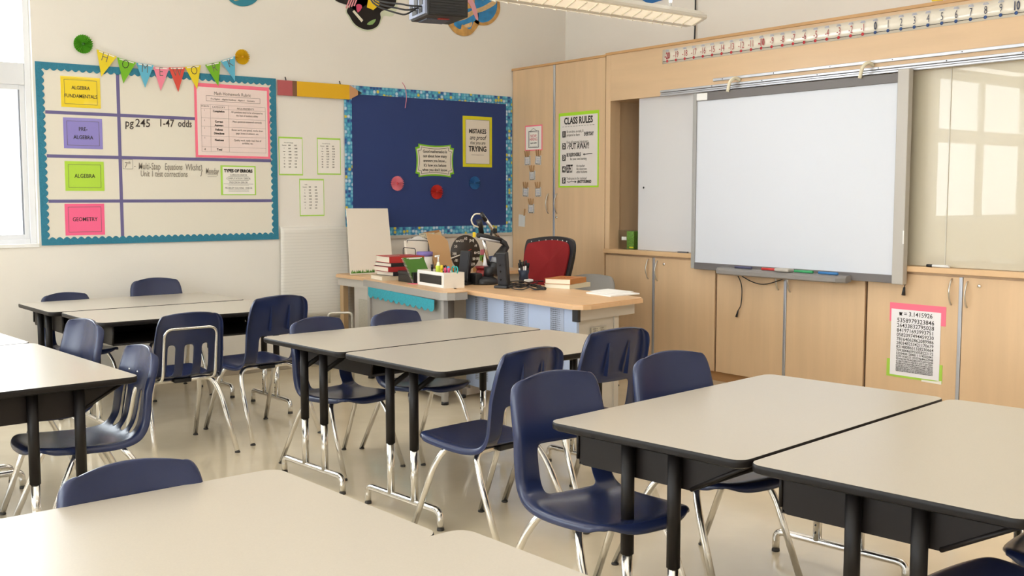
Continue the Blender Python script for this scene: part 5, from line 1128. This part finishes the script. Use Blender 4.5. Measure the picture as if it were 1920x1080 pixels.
# ================================================================ STUDENT DESKS
TW, TD, TH = 1.385, .775, .74
def make_desk(inset=.10, boxed=True, off=0.0, upright=False):
    t = thing('student_desk', 'desk', 'desk', (0, 0, 0))
    w, d = TW/2, TD/2
    obj('tabletop', PR(rrect(-w+.003, w-.003, -d+.003, d-.003, .045, 6), TH-.006, TH), M_TOP, t)
    bm = bmesh.new(); prof = [(0, TH-.0005), (.002, TH-.003), (.003, TH-.012), (.001, TH-.024), (-.01, TH-.030), (-.03, TH-.030), (-.03, TH-.006), (-.004, TH-.006), (-.0035, TH-.0005)]
    R = []
    base = rrect(-w+.003, w-.003, -d+.003, d-.003, .045, 6); n = len(base)
    nr = []
    for i, (x, y) in enumerate(base):
        p, q = base[i-1], base[(i+1) % n]; v = Vector((q[0]-p[0], q[1]-p[1])).normalized(); nr.append((v.y, -v.x))
    for o_, z in prof: R.append([bm.verts.new((x+nr[i][0]*o_, y+nr[i][1]*o_, z)) for i, (x, y) in enumerate(base)])
    for a, b in zip(R, R[1:]+R[:1]):
        for k in range(n): f = bm.faces.new((a[k], a[(k+1) % n], b[(k+1) % n], b[k])); f.smooth = True
    obj('edge_band', bm, M_EDGE, t, auto=40)
    # through book box
    bx, by, z0, z1 = w-inset, (.33 if inset < .15 else .30), TH-.155, TH-.031
    if boxed:
        yb, yf0, yf1, th = (.33, -.31, -.325, .004) if upright else (.33, -.14, -.345, .004)
        bm = BX(-bx+th, bx-th, yf0, yb, z0, z0+th); box(bm, -bx+th, bx-th, yb-th, yb, z0+th, z1)
        for s in (-1, 1):
            poly = [(yb, z1), (yf1, z1), (yf1, z1-.012), (yf0, z0), (yb-.02, z0), (yb, z0+.02)]
            t_ = bmesh.new(); A = [t_.verts.new((s*bx, y, z)) for y, z in poly]; B = [t_.verts.new((s*(bx-th), y, z)) for y, z in poly]
            t_.faces.new(A); t_.faces.new(B[::-1])
            for k in range(6): t_.faces.new((A[k], B[k], B[(k+1) % 6], A[(k+1) % 6]))
            merge(bm, t_)
        obj('book_box', bm, M_DARK, t)
        bm = TB([(-bx, yf0, z0+.004), (bx, yf0, z0+.004)], .007, 8)
        for s in (-1, 1): tube(bm, [(s*bx, yf0, z0+.004), (s*bx, yf1, z1-.008)], .007, 8)
        for s in (-1, 1): tube(bm, [(s*(bx+.002), yb, z0+.02), (s*(bx+.002), yb, z1)], .006, 8)
        obj('box_rim', bm, M_DARK, t)
        bm = bmesh.new(); poly = [(yb, z1), (yf1+.05, z1), (yf0+.03, z0+.004), (yb, z0+.004)]
        A = [bm.verts.new((-.003, y, z)) for y, z in poly]; B = [bm.verts.new((.003, y, z)) for y, z in poly]
        bm.faces.new(A); bm.faces.new(B[::-1])
        for k in range(4): bm.faces.new((A[k], B[k], B[(k+1) % 4], A[(k+1) % 4]))
        obj('divider', bm, M_DARK, t)
    for s in (-1, 1):
        x = s*(w-.075)
        bar = TB(rounded([(x, -.285, .012), (x, -.285, .088), (x, .285, .088), (x, .285, .012)], .07, 7), .0155, 12)
        fb = obj('foot_bar', bar, M_CHROME, t)
        for sy in (-1, 1): obj('glide', LT([(0, 0), (.017, 0), (.016, .013), (0, .013)], 12, M=TM(x, sy*.285, 0)), M_RUB, fb)
        for y in (off-.093, off+.093):
            lg = obj('leg', TB([(x, y, .335), (x, y, TH-.035)], .022, 16), M_EDGE, t)
            bm = TB([(x, y, .092), (x, y, .345)], .018, 14)
            for k in range(6): tube(bm, [(x-s*.0155, y, .125+k*.033), (x-s*.0185, y, .125+k*.033)], .0042, 8, mi=1)
            obj('post', bm, [M_CHROME, M_BLACK], lg)
        # top plate and slanting brace
        obj('bracket', BX(x-s*.01-.03, x-s*.01+.03, -.17, .17, TH-.036, TH-.030), M_EDGE, t)
        if inset > .15:
          for y in (off-.093, off+.093): obj('brace', TB([(x, y, TH-.135), (x-s*.10, y, TH-.085), (x-s*.17, y, TH-.036)], .014, 8, flat=1.0), M_EDGE, t)
    return t
desks = {'box': make_desk(), 'inner': make_desk(.24, True, -.03, True), 'open': make_desk(.10, True, 0.0, True), 'shift': make_desk(.10, True, -.06), 'plain': make_desk(.24, False)}; seen = set()
def rad(a): return math.radians(a)
def mid(*p): return Vector((sum(q[0] for q in p)/len(p), sum(q[1] for q in p)/len(p)))
def put_desk(corner, ang, label, sx=1, sy=-1, kind='box', group='beige two-seat student desks'):
    """corner (world) belongs to local corner (sx*TW/2, sy*TD/2)"""
    c, s = math.cos(rad(ang)), math.sin(rad(ang)); lx, ly = sx*TW/2, sy*TD/2
    o = place(desks[kind], kind not in seen, corner[0]-(c*lx-s*ly), corner[1]-(s*lx+c*ly), 0, rad(ang), label, group); seen.add(kind); return o
# centre cluster
put_desk((2.535, 3.785), 4.5, 'near desk of the centre pair, front edge facing the camera', -1, -1, 'plain')
put_desk((2.470, 4.575), 4.5, 'far desk of the centre pair, between it and the teacher desks', -1, -1, 'inner')
# back cluster
put_desk((1.915, 6.53), 2.0, 'near desk of the pair against the back wall under the homework board', -1, -1, 'open')
put_desk((1.835, 7.335), 2.0, 'far desk of the back wall pair, closest to the homework board', -1, -1, 'open')
# right cluster
put_desk((2.355, 1.965), 7.0, 'desk of the right pair further from the camera, nearest the cupboards', -1, -1)
put_desk((2.445, 1.180), 7.0, 'desk of the right pair nearest the camera, cut by the right edge', -1, -1)
# left cluster (long side runs away from the camera)
put_desk((1.478, 4.485), 94.0, 'bright window-lit desk at the left edge, right one of its group', -1, -1, 'shift')
put_desk((.700, 4.430), 94.0, 'desk to the left of the window-lit one, mostly outside the frame', -1, -1)
put_desk((1.375, 5.875), 94.0, 'desk continuing behind the window-lit one at the left edge', -1, -1)
# front cluster
put_desk((1.268, 2.722), 3.0, 'foreground desk at the bottom left, far one of its pair', 1, 1)
put_desk((1.366, 1.950), 3.0, 'foreground desk at the bottom centre, nearest the camera', 1, 1).location.z = .004
# ================================================================ STUDENT CHAIRS
def shell_mesh(kind):
    e6 = .60 if kind == 'A' else .56
    us = [-1.0, -.88, -.75, -e6, -.40, -.26, -.13, 0, .13, .26, .40, e6, .75, .88, 1.0]
    hB = .455
    prof = [(.284, .416, .160), (.291, .428, .178), (.286, .443, .190), (.262, .453, .200), (.20, .456, .210), (.11, .449, .216), (.02, .443, .218), (-.06, .441, .215), (-.115, .446, .211), (-.155, .462, .207), (-.182, .490, .205), (-.197, .53, .204), (-.208, .575, .204), (-.219, .62, .203),
            (-.228, .655, .202), (-.240, .70, .200), (-.252, .745, .197), (-.262, .785, .193), (-.268, .812, .186), (-.272, .832, .176), (-.274, .845, .160), (-.2745, .850, .142)]
    if kind == 'A':
        prof = [(y, z if z < .5 else .5+(z-.5)*.88, w*(.96 if z < .5 else .96)) for y, z, w in prof]
    n = len(prof); bm = bmesh.new(); V = {}
    for i, (y, z, w) in enumerate(prof):
        a = prof[max(i-1, 0)]; b = prof[min(i+1, n-1)]; t = Vector((0, b[0]-a[0], b[1]-a[1])).normalized(); nrm = Vector((0, -t.z, t.y))   # seat: up ; back: forward
        if nrm.z < 0 and i < 8: nrm = -nrm
        if i >= 8 and nrm.y < 0: nrm = -nrm
        if i < 5: nrm = nrm.lerp(Vector((0, 0, 1)), (5-i)/5 if i > 1 else 1).normalized()
        back = min(1, max(0, (i-9)/5)); seat = 1-back
        for j, u in enumerate(us):
            au = abs(u); p = Vector((w*u, y, z))
            dish = .012*seat*(i > 3)*(1 - u*u) if i > 3 else 0
            wrap = .034*back*u*u
            p += nrm*(-dish+wrap)
            if i > 16: p.z += .018*(1-u*u)*(i-16)/5
            if i <= 3: p.y -= .012*u*u+.030*u**4; p.z += (4-i)*.0075*u**4
            if au == 1.0: p += nrm*-.006
            V[i, j] = bm.verts.new(p)
        e = -.030 if i > 8 else -.026
        k = (.08, .25, .5, .8)[i] if i < 4 else (.35 if i > n-3 else 1)
        V[i, -1] = bm.verts.new(V[i, 0].co+nrm*e*k+Vector((-.004, 0, 0))); V[i, 99] = bm.verts.new(V[i, len(us)-1].co+nrm*e*k+Vector((.004, 0, 0)))
    def hole(i, j):
        u = (us[j]+us[j+1])/2
        if kind == 'B': return 9 <= i <= 12 and abs(u) < .56
        return 9 <= i <= 13 and (abs(u) < .13 or e6 > abs(u) > .40)
    m = len(us)
    for i in range(n-1):
        for j in range(m-1):
            if hole(i, j): continue
            bm.faces.new((V[i, j], V[i, j+1], V[i+1, j+1], V[i+1, j]))
        bm.faces.new((V[i, -1], V[i, 0], V[i+1, 0], V[i+1, -1])); bm.faces.new((V[i, m-1], V[i, 99], V[i+1, 99], V[i+1, m-1]))
    top = [bm.verts.new(V[n-1, j].co+Vector((0, -.016, -.004))) for j in range(m)]
    for j in range(m-1): bm.faces.new((V[n-1, j], V[n-1, j+1], top[j+1], top[j]))
    return bm
def make_chair(kind, plastic=None, legs=M_CHROME):
    t = thing('student_chair', 'chair', 'chair', (0, 0, 0)); P = plastic or M_NAVY
    o = obj('shell', shell_mesh(kind), P, t, smooth=True)
    md = o.modifiers.new('sol', 'SOLIDIFY'); md.thickness = .007; md.offset = 0
    md = o.modifiers.new('sub', 'SUBSURF'); md.levels = 1; md.render_levels = 2
    for sy, y0, yf, xf, xt in ((1, .085, .275, .215, .165), (-1, -.095, -.315, .235, .175)):
        for s in (-1, 1):
            pts = rounded([(0, y0, .418), (s*xt, y0, .420), (s*(xt+.032), y0+sy*.055, .335), (s*xf, yf, .010)], .075, 8)
            lg = obj('leg', TB(pts, .0138, 12), legs, t)
            obj('glide', LT([(0, 0), (.015, 0), (.016, .004), (.013, .010), (0, .010)], 12, M=TM(s*xf, yf, 0)), M_RUB, lg)
    bm = BX(-.05, .05, -.12, -.07, .405, .430, bev=.005); box(bm, -.05, .05, .06, .11, .405, .430, bev=.005)
    obj('seat_bracket', bm, M_BLACK, t)
    if kind == 'A':
        obj('back_frame', TB(rounded([(-.150, -.09, .422), (-.152, -.215, .44), (-.150, -.262, .735), (.150, -.262, .735), (.152, -.215, .44), (.150, -.09, .422)], .05, 7), .0085, 10), legs, t)
        bm = bmesh.new()
        for x in (-.05, .05): lathe(bm, [(0, 0), (.006, 0), (.005, .003), (0, .004)], 10, M=TM(x, -.222, .715) @ RM(-85, 'X'))
        obj('rivet', bm, legs, t)
    else:
        for s in (-1, 1):
            bm = bmesh.new(); A = []
            for z, y, dp in ((.805, -.270, .001), (.76, -.262, .010), (.70, -.248, .018), (.655, -.236, .024)):
                A.append([bm.verts.new((s*.062-.005, y, z)), bm.verts.new((s*.062+.005, y, z)), bm.verts.new((s*.062+.002, y-dp, z)), bm.verts.new((s*.062-.002, y-dp, z))])
            for a, b in zip(A, A[1:]):
                for k in range(4): bm.faces.new((a[k], a[(k+1) % 4], b[(k+1) % 4], b[k]))
            bm.faces.new(A[0][::-1]); bm.faces.new(A[-1])
            obj('back_rib', bm, P, t)
    return t
cB = make_chair('B'); cA = make_chair('A'); used = {}
def put(kind, x, y, face, label, sc=1.0, group='navy student chairs'):
    """face = direction the sitter looks, degrees from +x"""
    pr0 = {'A': cA, 'B': cB}[kind]; f = kind not in used; used[kind] = 1
    o = place(pr0, f, x, y, 0, rad(face-90), label, group); o.scale = (sc, sc, sc); return o
put('B', 2.19, 7.94, 278, 'navy chair back showing at the left behind the back wall desks', 0.915)
put('B', 2.84, 7.95, 270, 'navy chair back showing above the middle of the back wall desks')
put('A', 2.234, 6.16, 90, 'navy chair seen from behind with chrome frame on its slotted back', 1.02)
put('B', 2.82, 6.30, 97, 'navy chair seen from behind at the right end of the back wall desks', 1.03)
put('B', 1.33, 5.62, 190, 'far navy chair at the right side of the window-lit desk', 1)
put('A', 1.33, 4.80, 182, 'near navy slotted chair at the window-lit desk, seat towards the left')
put('B', 2.83, 5.19, 279, 'navy chair at the left behind the centre desks, seat under the desk', 0.94)
put('B', 3.35, 5.20, 276, 'navy chair at the right behind the centre desks, back top above the desk', 0.945)
put('B', 2.74, 3.71, 98, 'navy chair seen from behind at the front edge of the centre desks', 1)
put('B', 3.33, 3.79, 91, 'navy chair seen from behind at the right corner of the centre desks', 1.04)
put('B', 2.44, 2.66, 267, 'large foreground navy chair facing the viewer beside the right desk corner')
put('B', 3.12, 2.75, 264, 'navy chair back rising behind the far edge of the right desks', 1)
put('B', .872, 2.475, 272, 'navy chair back rising behind the foreground desk at the bottom left', .945)
put('B', 2.75, 1.29, 90, 'dark chair seat at the bottom right corner, lower and left of two')
put('B', 3.25, 1.31, 97, 'dark chair seat at the right edge of the frame below the right desks')
M_GREYP = mat('grey_plastic', '8F8B86', .45)
g = make_chair('B', M_GREYP); g['label'] = 'grey plastic chair tucked behind the teacher desk'; g.location = (5.78, 6.42, 0); g.rotation_euler = (0, 0, rad(228-90)); g.scale = (.98, .98, .98)
